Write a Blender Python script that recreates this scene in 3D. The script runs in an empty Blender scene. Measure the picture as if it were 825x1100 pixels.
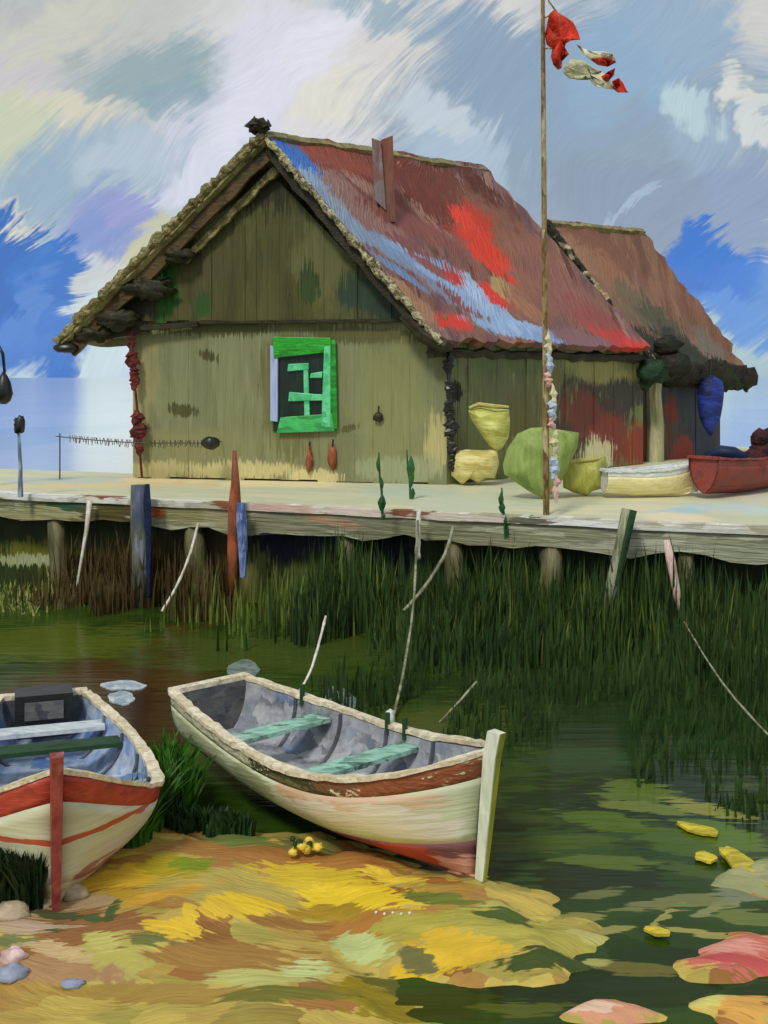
import bpy, math, random
from mathutils import Vector, noise as mnoise
R = math.radians
rnd = random.Random(7)
S = bpy.context.scene
COL = S.collection

# ------------------------------------------------------------------ picture geometry -> world metres
F, CX, HY, H = 1200.0, 412.5, 405.0, 3.4
CAM = Vector((0, 0, H))
def P(px, py, Y):                       # a point seen at (px, py) standing Y metres away
    return Vector(((px - CX) * Y / F, Y, H - (py - HY) * Y / F))
def G(px, py, z=0.0):                   # a point on the level z
    return P(px, py, F * (H - z) / (py - HY))
def proj(p):
    return (CX + F * p.x / p.y, HY - F * (p.z - H) / p.y)

class Plane:
    def __init__(s, o, e1, up):
        s.o = Vector(o); s.e1 = Vector(e1).normalized()
        s.n = s.e1.cross(Vector(up)).normalized(); s.e2 = s.n.cross(s.e1).normalized()
    def uv(s, p):
        d = Vector(p) - s.o
        return (d.dot(s.e1), d.dot(s.e2))
    def at(s, px, py, off=0.0):
        d = Vector(((px - CX) / F, 1, -(py - HY) / F))
        return CAM + d * ((s.o - CAM).dot(s.n) + off) / d.dot(s.n)
    def daub(s, px, py, lx, wd, ang, col, soft=.25, a=1.0):
        ca, sa = math.cos(R(ang)), math.sin(R(ang))
        c = s.uv(s.at(px, py)); m = s.uv(s.at(px + lx * ca, py + lx * sa)); w = s.uv(s.at(px - wd * sa, py + wd * ca))
        mx, my = m[0] - c[0], m[1] - c[1]; wx, wy = w[0] - c[0], w[1] - c[1]
        L = math.hypot(mx, my)
        W = abs(mx * wy - my * wx) / L
        return (c[0], c[1], L, W, math.degrees(math.atan2(my, mx)), col, soft, a)
    def daubs(s, lst):
        return [s.daub(*d) for d in lst]

# ------------------------------------------------------------------ materials
def lin(h, g=1.0):
    h = h.lstrip('#')
    out = []
    for i in (0, 2, 4):
        c = int(h[i:i + 2], 16) / 255
        c = c / 12.92 if c <= .04045 else ((c + .055) / 1.055) ** 2.4
        out.append(min(.92, c * g))
    return (*out, 1)

class NT:
    def __init__(s, tree):
        s.t = tree; s.N = tree.nodes; s.L = tree.links
    def n(s, typ, **kw):
        x = s.N.new(typ)
        for k, v in kw.items():
            if k[0] == 'i' and k[1:].isdigit():
                x.inputs[int(k[1:])].default_value = v
            else:
                setattr(x, k, v)
        return x
    def l(s, a, b):
        s.L.new(a, b)
    def mapping(s, vec, scale=(1, 1, 1), rot=(0, 0, 0), loc=(0, 0, 0), typ='POINT'):
        m = s.n('ShaderNodeMapping', vector_type=typ)
        m.inputs['Location'].default_value = loc; m.inputs['Rotation'].default_value = rot; m.inputs['Scale'].default_value = scale
        s.l(vec, m.inputs['Vector']); return m.outputs[0]
    def noise(s, vec, scale=1.0, detail=3.0, rough=.55):
        x = s.n('ShaderNodeTexNoise')
        x.inputs['Scale'].default_value = scale; x.inputs['Detail'].default_value = detail; x.inputs['Roughness'].default_value = rough
        s.l(vec, x.inputs['Vector']); return x
    def rng(s, v, a, b, c=0.0, d=1.0, smooth=False):
        x = s.n('ShaderNodeMapRange')
        if smooth: x.interpolation_type = 'SMOOTHSTEP'
        for i, k in enumerate((a, b, c, d)): x.inputs[i + 1].default_value = k
        s.l(v, x.inputs[0]); return x.outputs[0]
    def math(s, op, a, b):
        x = s.n('ShaderNodeMath', operation=op)
        for i, k in enumerate((a, b)):
            if isinstance(k, (int, float)): x.inputs[i].default_value = k
            else: s.l(k, x.inputs[i])
        return x.outputs[0]
    def vmath(s, op, a, b=None, sc=None):
        x = s.n('ShaderNodeVectorMath', operation=op)
        for i, k in enumerate((a, b)):
            if k is None: continue
            if isinstance(k, (tuple, list)): x.inputs[i].default_value = k
            else: s.l(k, x.inputs[i])
        if sc is not None: x.inputs['Scale'].default_value = sc
        return x.outputs['Value'] if op == 'LENGTH' else x.outputs['Vector']
    def mix(s, fac, a, b, blend='MIX'):
        x = s.n('ShaderNodeMix', data_type='RGBA', blend_type=blend)
        for i, k in ((0, fac), (6, a), (7, b)):
            if isinstance(k, (int, float, tuple)): x.inputs[i].default_value = k
            else: s.l(k, x.inputs[i])
        return x.outputs[2]
    def ramp(s, fac, cols, const=False):
        x = s.n('ShaderNodeValToRGB'); e = x.color_ramp.elements
        x.color_ramp.interpolation = 'CONSTANT' if const else 'LINEAR'
        n = len(cols)
        while len(e) < n: e.new(.5)
        for i, c in enumerate(cols):
            e[i].position = i / (n if const else max(1, n - 1)); e[i].color = c
        s.l(fac, x.inputs[0]); return x.outputs[0]
    def daubs(s, base, vec, lst, g=1.0, dry=None, ks=1.0):
        for (cx, cy, rx, ry, rot, col, soft, a) in lst:
            m = s.mapping(vec, (max(rx, 1e-3), max(ry, 1e-3), 1e6), (0, 0, R(rot)), (cx, cy, 0), 'TEXTURE')
            d = s.vmath('LENGTH', m)
            if dry is not None: d = s.math('ADD', d, dry)
            f = s.rng(d, 1 + soft * ks, 1 - soft * ks, 0, a, True)
            base = s.mix(f, base, lin(col, g))
        return base

MATS = {}
def paint(name, pal, st=(2, 2, 2), fine=(6, 50, 50), rot=(0, 0, 0), uv=False, warp=.08, wsc=3.0, bump=.5, bd=.02,
          rough=.55, spec=.3, gain=1.0, daubs=(), hv=.22, patch=.5, bend=0.0, bsc=1.0, dry=1.0):
    """Hand-painted surface: mottled palette, palette-knife patches, named daubs of the thing's own colour, bristle relief."""
    m = bpy.data.materials.new(name); m.use_nodes = True
    t = NT(m.node_tree); b = t.N['Principled BSDF']
    if uv:
        co = t.n('ShaderNodeUVMap').outputs[0]
    else:
        co = t.n('ShaderNodeTexCoord').outputs['Object']
    r = t.mapping(co, rot=rot)
    rf = r
    if bend:
        rf = t.vmath('ADD', r, t.vmath('SCALE', t.vmath('SUBTRACT', t.noise(r, bsc, 1, .4).outputs['Color'], (.5, .5, .5)), sc=bend))
    nf = t.noise(t.mapping(rf, fine), 1, 3, .6)
    nw = t.noise(r, wsc, 3, .6)
    w = t.vmath('ADD', t.vmath('SCALE', t.vmath('SUBTRACT', nw.outputs['Color'], (.5, .5, .5)), sc=warp),
                t.vmath('SCALE', t.vmath('SUBTRACT', nf.outputs['Color'], (.5, .5, .5)), sc=warp * .9))
    wr = t.vmath('ADD', r, w)
    n1 = t.noise(t.mapping(wr, st), 1, 3, .55)
    fac = t.rng(n1.outputs['Fac'], .3, .7)
    if patch > 0:
        v = t.n('ShaderNodeTexVoronoi'); v.inputs['Scale'].default_value = 1.0
        t.l(t.mapping(wr, [k * 1.7 for k in st]), v.inputs['Vector'])
        sx = t.n('ShaderNodeSeparateColor'); t.l(v.outputs['Color'], sx.inputs[0])
        fac = t.math('ADD', t.math('MULTIPLY', fac, 1 - patch), t.math('MULTIPLY', sx.outputs[0], patch))
    c = t.ramp(fac, [lin(k, gain) for k in pal]) if len(pal) > 1 else t.mix(0.0, lin(pal[0], gain), lin(pal[0], gain))
    if daubs:
        dr = t.math('ADD', t.rng(nf.outputs['Fac'], .2, .8, -.75 * dry, .75 * dry), t.rng(nw.outputs['Fac'], .3, .7, -.30 * dry, .30 * dry))
        c = t.daubs(c, t.vmath('ADD', co, w), daubs, gain, dr, .35)
    hs = t.n('ShaderNodeHueSaturation')
    t.l(t.rng(nf.outputs['Fac'], .25, .75, 1 - hv, 1 + hv), hs.inputs['Value']); t.l(c, hs.inputs['Color'])
    t.l(hs.outputs[0], b.inputs['Base Color'])
    t.l(t.rng(nf.outputs['Fac'], .3, .7, max(.05, rough - .1), min(1, rough + .12)), b.inputs['Roughness'])
    b.inputs['Specular IOR Level'].default_value = spec
    if bump > 0:
        bp = t.n('ShaderNodeBump'); bp.inputs['Strength'].default_value = bump; bp.inputs['Distance'].default_value = bd
        t.l(t.math('ADD', nf.outputs['Fac'], t.math('MULTIPLY', n1.outputs['Fac'], .8)), bp.inputs['Height'])
        t.l(bp.outputs[0], b.inputs['Normal'])
    MATS[name] = m
    return m

# ------------------------------------------------------------------ mesh building
class MB:
    def __init__(s): s.v = []; s.f = []
    def add(s, vs, fs):
        o = len(s.v); s.v += [Vector(k) for k in vs]; s.f += [[i + o for i in q] for q in fs]; return s
    def hexa(s, a, b):                  # two quads, matching order
        return s.add(list(a) + list(b), [(3, 2, 1, 0), (4, 5, 6, 7), (0, 1, 5, 4), (1, 2, 6, 5), (2, 3, 7, 6), (3, 0, 4, 7)])
    def box(s, lo, hi):
        x0, y0, z0 = lo; x1, y1, z1 = hi
        return s.hexa([(x0, y0, z0), (x1, y0, z0), (x1, y1, z0), (x0, y1, z0)], [(x0, y0, z1), (x1, y0, z1), (x1, y1, z1), (x0, y1, z1)])
    def bar(s, a, b, w, d, side=None):  # rectangular bar from a to b; w along 'side', d across
        a, b = Vector(a), Vector(b); t = (b - a).normalized()
        u = Vector(side) if side else t.orthogonal()
        u = (u - t * u.dot(t)).normalized(); v = t.cross(u)
        q = [(-1, -1), (1, -1), (1, 1), (-1, 1)]
        return s.hexa([a + u * i * w / 2 + v * j * d / 2 for i, j in q], [b + u * i * w / 2 + v * j * d / 2 for i, j in q])
    def tube(s, pts, rad, n=8, jit=0.0, cap=True):
        pts = [Vector(p) for p in pts]
        if not isinstance(rad, (list, tuple)): rad = [rad] * len(pts)
        o = len(s.v); u = None
        for i, p in enumerate(pts):
            t = (pts[min(i + 1, len(pts) - 1)] - pts[max(i - 1, 0)]).normalized()
            u = t.orthogonal() if u is None else (u - t * u.dot(t))
            u.normalize(); v = t.cross(u)
            for k in range(n):
                a = 2 * math.pi * k / n; rr = rad[i] * (1 + jit * (rnd.random() - .5) * 2)
                s.v.append(p + (u * math.cos(a) + v * math.sin(a)) * rr)
        for i in range(len(pts) - 1):
            for k in range(n):
                s.f.append([o + i * n + k, o + i * n + (k + 1) % n, o + (i + 1) * n + (k + 1) % n, o + (i + 1) * n + k])
        if cap:
            s.f.append([o + k for k in range(n)][::-1]); s.f.append([o + (len(pts) - 1) * n + k for k in range(n)])
        return s
    def lathe(s, c, prof, n=20, sx=1, sy=1, cap=True):
        c = Vector(c); o = len(s.v)
        for (r, z) in prof:
            for k in range(n):
                a = 2 * math.pi * k / n
                s.v.append(c + Vector((r * math.cos(a) * sx, r * math.sin(a) * sy, z)))
        for i in range(len(prof) - 1):
            for k in range(n):
                s.f.append([o + i * n + k, o + i * n + (k + 1) % n, o + (i + 1) * n + (k + 1) % n, o + (i + 1) * n + k])
        if cap:
            s.f.append([o + k for k in range(n)][::-1]); s.f.append([o + (len(prof) - 1) * n + k for k in range(n)])
        return s
    def grid(s, fn, nu, nv):
        o = len(s.v)
        for j in range(nv + 1):
            for i in range(nu + 1): s.v.append(Vector(fn(i / nu, j / nv)))
        w = nu + 1
        for j in range(nv):
            for i in range(nu): s.f.append([o + j * w + i, o + j * w + i + 1, o + (j + 1) * w + i + 1, o + (j + 1) * w + i])
        return s
    def shell(s, fn, nu, nv, off):      # a closed slab: fn(u,v) and fn moved by off(u,v)
        a = MB().grid(fn, nu, nv)
        bpts = [a.v[j * (nu + 1) + i] + Vector(off(i / nu, j / nv)) for j in range(nv + 1) for i in range(nu + 1)]
        o = len(s.v); n = len(a.v); w = nu + 1
        s.v += a.v + bpts
        for q in a.f:
            s.f.append([o + k for k in q]); s.f.append([o + n + k for k in q[::-1]])
        ring = [i for i in range(w)] + [j * w + nu for j in range(1, nv + 1)] + [nv * w + i for i in range(nu - 1, -1, -1)] + [j * w for j in range(nv - 1, 0, -1)]
        for k in range(len(ring)):
            p, q = ring[k], ring[(k + 1) % len(ring)]
            s.f.append([o + q, o + p, o + n + p, o + n + q])
        return s
    def prism(s, poly, off):            # outline (list of points) extruded by the vector off
        off = Vector(off); n = len(poly); poly = [Vector(p) for p in poly]
        o = len(s.v); s.v += poly + [p + off for p in poly]
        s.f.append([o + k for k in range(n)]); s.f.append([o + n + k for k in range(n)][::-1])
        for k in range(n):
            q = (k + 1) % n
            s.f.append([o + q, o + k, o + n + k, o + n + q])
        return s
    def blob(s, c, r, amp=.25, fr=1.5, nu=16, nv=10, seed=0, flat=None):
        c = Vector(c); r = Vector(r) if not isinstance(r, (int, float)) else Vector((r, r, r))
        o = len(s.v)
        for j in range(nv + 1):
            th = math.pi * j / nv
            for i in range(nu):
                ph = 2 * math.pi * i / nu
                d = Vector((math.sin(th) * math.cos(ph), math.sin(th) * math.sin(ph), math.cos(th)))
                k = 1 + amp * mnoise.noise(d * fr + Vector((seed * 7.1, 3.3 * seed, 0)))
                p = Vector((d.x * r.x, d.y * r.y, d.z * r.z)) * k
                if flat is not None: p.z = max(p.z, flat)
                s.v.append(c + p)
        for j in range(nv):
            for i in range(nu):
                s.f.append([o + j * nu + i, o + (j + 1) * nu + i, o + (j + 1) * nu + (i + 1) % nu, o + j * nu + (i + 1) % nu])
        return s
    def blade(s, p, h, w, lean, bend):
        p = Vector(p); a = rnd.random() * 6.28
        sd = Vector((math.cos(a), math.sin(a), 0)) * w; ln = Vector(lean)
        o = len(s.v)
        for k, f in enumerate((0, .4, .75)):
            q = p + Vector((0, 0, h * f)) + ln * h * f * f * bend
            s.v += [q - sd * (1 - f * .7), q + sd * (1 - f * .7)]
        s.v.append(p + Vector((0, 0, h)) + ln * h * bend)
        s.f += [[o, o + 1, o + 3, o + 2], [o + 2, o + 3, o + 5, o + 4], [o + 4, o + 5, o + 6]]
        return s
    def build(s, name, mat, parent=None, plane=None, smooth=False):
        wl = Vector((0, 0, 0)); q = parent
        while q is not None: wl += q.location; q = q.parent
        me = bpy.data.meshes.new(name)
        me.from_pydata([v - wl for v in s.v], [], s.f)
        if plane is not None:
            uvl = me.uv_layers.new(name='UVMap')
            for lp in me.loops: uvl.data[lp.index].uv = plane.uv(s.v[lp.vertex_index])
        import bmesh
        bm = bmesh.new(); bm.from_mesh(me); bmesh.ops.recalc_face_normals(bm, faces=bm.faces); bm.to_mesh(me); bm.free()
        if smooth:
            for f in me.polygons: f.use_smooth = True
        me.materials.append(mat)
        ob = bpy.data.objects.new(name, me); COL.objects.link(ob)
        if parent is not None: ob.parent = parent
        return ob

def tag(o, label=None, cat=None, group=None, kind=None):
    for k, v in (('label', label), ('category', cat), ('group', group), ('kind', kind)):
        if v: o[k] = v
    return o
def thing(name, label, cat, loc=(0, 0, 0), group=None):
    o = bpy.data.objects.new(name, None); o.empty_display_size = .2
    o.location = loc; COL.objects.link(o)
    return tag(o, label, cat, group)
def N2(x, y, s=1.0, seed=0.0):
    return mnoise.noise(Vector((x * s + seed, y * s - seed, seed * .37)))

# ------------------------------------------------------------------ camera, light, sky
cam = bpy.data.cameras.new('camera'); co = bpy.data.objects.new('camera', cam); COL.objects.link(co)
cam.sensor_fit = 'HORIZONTAL'; cam.sensor_width = 36; cam.lens = F / 825 * 36
cam.shift_y = -(550 - HY) / 825
co.location = CAM; co.rotation_euler = (R(90), 0, 0)
cam.clip_start = .1; cam.clip_end = 9000
S.camera = co
S.view_settings.view_transform = 'Standard'; S.view_settings.look = 'None'
S.view_settings.exposure = .3; S.view_settings.gamma = 1; S.view_settings.use_curve_mapping = False

SUN_EL, SUN_AZ = 48, 205                # azimuth measured clockwise from +Y (behind the camera, a little to the left)
sun = bpy.data.lights.new('sun', 'SUN'); so = bpy.data.objects.new('sun', sun); COL.objects.link(so)
sun.energy = 1.5; sun.angle = R(11); sun.color = (1, .965, .90)
sd = Vector((math.sin(R(SUN_AZ)) * math.cos(R(SUN_EL)), math.cos(R(SUN_AZ)) * math.cos(R(SUN_EL)), math.sin(R(SUN_EL))))
so.rotation_euler = sd.to_track_quat('Z', 'Y').to_euler()
so.location = sd * 50

def make_sky():
    w = bpy.data.worlds.new('World'); S.world = w; w.use_nodes = True
    t = NT(w.node_tree); t.N.clear()
    out = t.n('ShaderNodeOutputWorld')
    ns = t.n('ShaderNodeTexSky', sky_type='NISHITA'); ns.sun_disc = False
    ns.sun_elevation = R(SUN_EL); ns.sun_rotation = R(SUN_AZ)
    b1 = t.n('ShaderNodeBackground'); b1.inputs[1].default_value = .09; t.l(ns.outputs[0], b1.inputs[0])
    tc = t.n('ShaderNodeTexCoord').outputs['Generated']
    sp = t.n('ShaderNodeSeparateXYZ'); t.l(tc, sp.inputs[0])
    ay = t.math('MAXIMUM', t.math('ABSOLUTE', sp.outputs[1], 0), .3)
    u = t.math('DIVIDE', sp.outputs[0], ay); v = t.math('DIVIDE', sp.outputs[2], ay)
    cb = t.n('ShaderNodeCombineXYZ')
    t.l(t.math('ADD', t.math('MULTIPLY', u, F / 100), CX / 100), cb.inputs[0])
    t.l(t.math('ADD', t.math('MULTIPLY', v, -F / 100), HY / 100), cb.inputs[1])
    v0 = cb.outputs[0]
    # swirling brush direction: bristle noise sampled along a bent coordinate
    bend = t.vmath('SCALE', t.vmath('SUBTRACT', t.noise(v0, .45, 1, .5).outputs['Color'], (.5, .5, .5)), sc=2.2)
    rb = t.mapping(t.vmath('ADD', v0, bend), rot=(0, 0, R(38)))
    br = t.noise(t.mapping(rb, (.8, 7, 1)), 1, 4, .6)
    br2 = t.noise(t.mapping(rb, (3.5, 34, 1)), 1, 3, .6)
    nb = t.noise(v0, 1.3, 4, .6)
    warp = t.vmath('ADD', t.vmath('SCALE', t.vmath('SUBTRACT', nb.outputs['Color'], (.5, .5, .5)), sc=.95),
                   t.vmath('SCALE', t.vmath('SUBTRACT', br.outputs['Color'], (.5, .5, .5)), sc=.62))
    warp = t.vmath('ADD', warp, t.vmath('SCALE', t.vmath('SUBTRACT', br2.outputs['Color'], (.5, .5, .5)), sc=.12))
    vw = t.vmath('ADD', v0, warp)
    big = t.noise(v0, .33, 3, .5)
    c = t.ramp(t.rng(big.outputs['Fac'], .35, .65), [lin(k) for k in ('8fa3b4', 'a9b7c2', 'c9cbcb', 'dcd8cc')])
    D = []
    def d(px, py, rx, ry, ang, col, soft=.35, a=1.0): D.append((px / 100, py / 100, rx / 100, ry / 100, ang, col, soft, a))
    d(120, 60, 260, 130, -10, 'c2c4bd', .5); d(20, 20, 120, 60, 20, 'b9bcba')
    d(60, 30, 90, 30, -25, 'cac9bb', .5); d(20, 90, 70, 28, 10, 'cbc6c6', .5)
    d(350, 80, 160, 110, 0, 'd9d7d6', .4); d(480, 40, 100, 70, 10, 'd6d2cb', .4)
    d(165, 82, 95, 34, -8, '98abae', .55); d(190, 100, 50, 20, -20, '8fa6ad', .5)
    d(400, 12, 60, 20, 20, '9fb3bb', .5)
    d(560, 60, 120, 40, 25, '8fa5b8', .5)
    d(300, 70, 55, 90, 35, 'd8d8e2', .5); d(370, 105, 60, 40, 0, 'dedacb', .5); d(460, 110, 90, 40, 0, 'd6d5d0', .5)
    d(210, 170, 90, 55, -40, 'cbcddb', .5); d(250, 130, 70, 30, -50, 'd2d4df', .5)
    d(80, 125, 90, 22, 8, 'd5cfb8', .5); d(15, 150, 40, 40, 0, 'c9cdb0', .5)
    d(80, 200, 110, 60, -25, 'a3b6c3', .5); d(60, 210, 60, 40, -20, '97afc1', .6); d(140, 170, 60, 22, -20, 'b4c2cc', .5)
    d(112, 250, 48, 38, -25, '8f98c8', .5, .9); d(140, 226, 24, 16, -20, '979bce', .5, .9); d(95, 265, 40, 20, -20, '7f95cc', .5, .8)
    d(15, 255, 30, 22, 40, 'dcd6c0', .4); d(165, 265, 30, 22, -40, 'c3c2a0', .5)
    d(640, 170, 220, 140, 0, '8e9fb0', .45); d(600, 90, 130, 60, 0, '8ba1b6', .5)
    d(500, 170, 60, 40, 30, 'a9bccb', .5); d(470, 130, 50, 20, 20, 'c0cbd2', .5)
    d(690, 60, 90, 60, -30, '8fabc4', .5); d(740, 30, 60, 40, 0, '97aec2', .5)
    d(815, 15, 35, 40, 10, 'cfcdc6', .4); d(800, 100, 30, 16, 45, 'd6d6cd', .4); d(760, 150, 40, 40, 20, '97abbd', .5); d(745, 110, 35, 18, 40, 'b7ccd2', .5)
    d(818, 135, 18, 18, 40, 'd0d4d2', .4); d(700, 235, 120, 50, 10, '8b98ad', .5); d(800, 220, 60, 50, 20, '8d9cb8', .5)
    d(560, 300, 150, 60, 10, '95a3b4', .5); d(680, 225, 34, 8, -30, '9fb2c6', .5)
    d(800, 360, 80, 55, 0, 'a5bfc8', .5); d(115, 390, 70, 70, 0, 'c9dbe2', .5); d(110, 470, 400, 70, 0, 'd6e2e4', .6); d(330, 50, 60, 26, -30, 'e0dfe6', .5); d(270, 110, 26, 60, 35, 'dcdce8', .5); d(215, 190, 50, 26, -40, 'd4d6e4', .5)
    d(-120, 330, 130, 90, 0, '2f63b6', .3); d(15, 335, 66, 78, 0, '2f6cc2', .3); d(45, 370, 44, 60, 0, '3f78ca', .35); d(-10, 285, 60, 46, 0, '2f68ba', .3); d(48, 292, 36, 34, 0, '3470c2', .3); d(30, 330, 16, 50, 8, '5a8ad2', .5, .7); d(20, 375, 22, 40, 0, '4d82d0', .5, .8); d(-200, 360, 120, 60, 0, '3a6cc0', .4)
    d(118, 372, 34, 50, 0, 'c6d9e2', .4); d(60, 430, 300, 26, 0, 'c2d6e4', .6)
    d(765, 290, 46, 40, 10, '2f70c8', .3); d(800, 318, 46, 42, 20, '3f78cf', .35); d(735, 310, 30, 40, 0, '3a70c8', .3); d(815, 350, 40, 26, 10, '7aa4d6', .5, .7); d(748, 262, 26, 20, 0, '2f6ec8', .3); d(860, 330, 60, 40, 10, '5f8fd0', .4); d(790, 345, 40, 18, 20, '5c90d6', .5, .8)
    c = t.daubs(c, vw, D, 1.0, t.math('ADD', t.rng(br.outputs['Fac'], .25, .75, -.3, .3), t.rng(br2.outputs['Fac'], .25, .75, -.15, .15)), .75)
    hs = t.n('ShaderNodeHueSaturation'); t.l(c, hs.inputs['Color'])
    t.l(t.math('ADD', t.rng(br.outputs['Fac'], .25, .75, .955, 1.05), t.rng(br2.outputs['Fac'], .25, .75, -.05, .05)), hs.inputs['Value'])
    b2 = t.n('ShaderNodeBackground'); t.l(hs.outputs[0], b2.inputs[0]); b2.inputs[1].default_value = .86
    mx = t.n('ShaderNodeMixShader'); mx.inputs[0].default_value = .9
    t.l(b1.outputs[0], mx.inputs[1]); t.l(b2.outputs[0], mx.inputs[2]); t.l(mx.outputs[0], out.inputs[0])
make_sky()

# ------------------------------------------------------------------ ground, water, hills
GP = Plane((0, 0, 0), (1, 0, 0), (0, 1, 0))
def poly_sd(x, y, poly):                # signed distance, positive inside
    best = 1e9; ins = False; n = len(poly)
    for i in range(n):
        ax, ay = poly[i]; bx, by = poly[(i + 1) % n]
        dx, dy = bx - ax, by - ay
        t = max(0, min(1, ((x - ax) * dx + (y - ay) * dy) / (dx * dx + dy * dy + 1e-9)))
        best = min(best, math.hypot(x - ax - dx * t, y - ay - dy * t))
        if (ay > y) != (by > y) and x < (bx - ax) * (y - ay) / (by - ay) + ax: ins = not ins
    return best if ins else -best
shore_px = [(-500, 880), (-60, 892), (60, 885), (150, 872), (215, 884), (290, 888), (400, 912), (500, 936), (575, 962), (655, 1016), (600, 1045), (500, 1060), (440, 1075), (470, 1110), (520, 1160)]
shore_poly = [(G(*p).x, G(*p).y) for p in shore_px] + [(1.2, 3), (2, -12), (-30, -12), (-30, 7.5)]
bars_px = [(815, 1030, 100, 26), (655, 1092, 55, 11), (815, 1082, 50, 18), (830, 945, 80, 18)]
bars = []
for (px, py, rx, ry) in bars_px:
    c = G(px, py); e = G(px + rx, py); f = G(px, py - ry)
    bars.append((c.x, c.y, e.x - c.x, f.y - c.y))
def ground_h(x, y):
    n = .05 * N2(x, y, 1.3, 2) + .025 * N2(x, y, 4, 5)
    d = poly_sd(x, y, shore_poly) + .22 * N2(x, y, 2.2, 9) + .30 * N2(x * .35, y, 8, 3) + .1 * N2(x * .4, y, 17, 5)
    h = max(-.5, min(.10 + .02 * d, d * .22)) if d > 0 else max(-.5, d * .35)
    for (cx, cy, rx, ry) in bars:
        k = 1 - math.hypot((x - cx) / rx, (y - cy) / ry) + .5 * N2(x, y, 3, 4) + .35 * N2(x * .5, y, 9, 1)
        if k > -.6: h = max(h, min(.05, k * .12))
    return h + (n if h > -.3 else 0) * (1 if d > .3 else .5)
def ground_grid():
    mb = MB(); nu, nv = 270, 240
    def fn(u, v):
        x = -7 + 14 * u; y = 3.6 + 8 * v
        return (x, y, ground_h(x, y))
    mb.grid(fn, nu, nv)
    return mb
shore_d = GP.daubs([
    (300, 940, 120, 30, 5, 'a5733a', .4), (60, 1000, 60, 40, 10, 'a58d68', .4), (100, 1030, 90, 30, 5, '8f6238', .4),
    (250, 975, 110, 26, 8, 'b19f4e', .4), (130, 965, 55, 14, -12, 'c9a52e', .3), (190, 951, 36, 14, 5, 'a8951f', .25), (206, 949, 22, 9, 10, '7d8f1d', .35),
    (350, 965, 75, 16, 10, 'cdb134', .3), (385, 985, 70, 18, 5, 'e0c22f', .25), (420, 958, 30, 8, 10, 'e2c640', .25),
    (265, 995, 42, 15, 5, 'dcb92c', .25), (235, 1003, 20, 9, 0, 'd8b435', .25), (186, 1024, 29, 13, 8, 'd9b533', .22), (205, 1012, 14, 8, 70, 'd9b533', .3),
    (140, 985, 30, 8, 20, 'b28d2b', .3), (400, 1012, 60, 16, -5, 'a7702f', .35), (355, 998, 40, 10, 0, 'a48424', .3),
    (130, 1052, 55, 22, -8, 'b0a653', .3), (110, 1040, 20, 12, 30, 'bdb764', .4), (280, 1072, 55, 16, 0, 'b3b066', .35), (330, 1064, 25, 12, 10, 'b9c27e', .3), (390, 1032, 32, 13, 0, 'b5be7a', .25),
    (240, 1050, 90, 14, 3, '9a7436', .4), (60, 1070, 70, 16, 5, 'a9835a', .4), (170, 1090, 120, 12, 0, 'a1833c', .4),
    (455, 1010, 55, 14, -8, 'a99f42', .3), (520, 1000, 40, 12, -15, 'b4ae5a', .3), (560, 1015, 85, 20, 5, 'a59c45', .25), (500, 1028, 50, 12, 8, 'cba830', .25), (470, 1038, 36, 10, 5, 'd2ae2c', .3),
    (440, 1052, 22, 10, 0, 'd3ad27', .25), (410, 1085, 55, 26, 10, '8c7a13', .3), (450, 1040, 20, 7, 0, '6f6a3a', .4),
    (30, 985, 12, 5, 20, '4d5230', .3), (60, 1010, 30, 6, 8, '4a5230', .3), (60, 1028, 12, 9, 0, '46552f', .3), (122, 1003, 7, 14, 0, '4a5a30', .3), (100, 1013, 12, 4, 0, '4a5a30', .3), (20, 1040, 30, 8, 10, '74794a', .4), (160, 1036, 22, 8, 0, '6d7038', .4),
    (330, 918, 40, 14, 10, '7a7a3f', .4), (590, 1040, 60, 8, -4, '3c4a18', .4), (470, 985, 40, 6, 6, '6b7430', .4), (540, 1000, 30, 5, 0, '4a5a22', .4), (640, 1012, 30, 5, 4, 'b7b064', .4), (420, 1060, 40, 8, 0, '5c5a1c', .4), (300, 1095, 70, 8, 0, '6f6a24', .4), (60, 1050, 40, 8, 10, 'c2a878', .4), (30, 1025, 40, 8, 4, 'b9a184', .4), (180, 985, 50, 7, -14, 'c79a35', .4), (310, 1010, 40, 7, 4, '946a30', .4), (250, 915, 40, 10, 5, '6d7a3c', .4),
    (805, 1028, 110, 24, 8, 'c46a58', .25), (770, 1018, 50, 10, 10, 'd39080', .3), (800, 1040, 40, 7, 8, 'b94f4a', .3), (660, 1090, 60, 12, 0, 'c98e6c', .3), (640, 1088, 30, 6, 0, 'd9b79b', .3), (800, 1085, 30, 18, 0, 'cf9b4a', .3), (770, 1075, 30, 10, -10, 'c9bf6a', .3),
    (815, 945, 70, 20, 5, '8d8f62', .35), (790, 938, 40, 10, 20, 'a4a06f', .35),
])
m_shore = paint('shore_paint', ['7d5426', '9c6c34', 'b39a4a', 'c0aa52', 'a79a48', '8d7432'], st=(1.7, 2.8, 1), fine=(4, 26, 9), uv=True, warp=.075, wsc=6, bump=.55, bd=.025, gain=1.12, daubs=shore_d, hv=.12, rough=.5, patch=.85, bend=1.1, bsc=.9, dry=.8)
gshore = ground_grid().build('shore', m_shore, plane=GP, smooth=True); tag(gshore, kind='structure')
m_bed = paint('bed_paint', ['3a3a22', '4f4a2a'], st=(.3, .3, .3), bump=0, gain=.8)
gb = MB(); gb.grid(lambda u, v: (-4000 + 8000 * u, -3000 + 9000 * v, -.8), 4, 4)
tag(gb.build('ground', m_bed), kind='structure')

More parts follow.
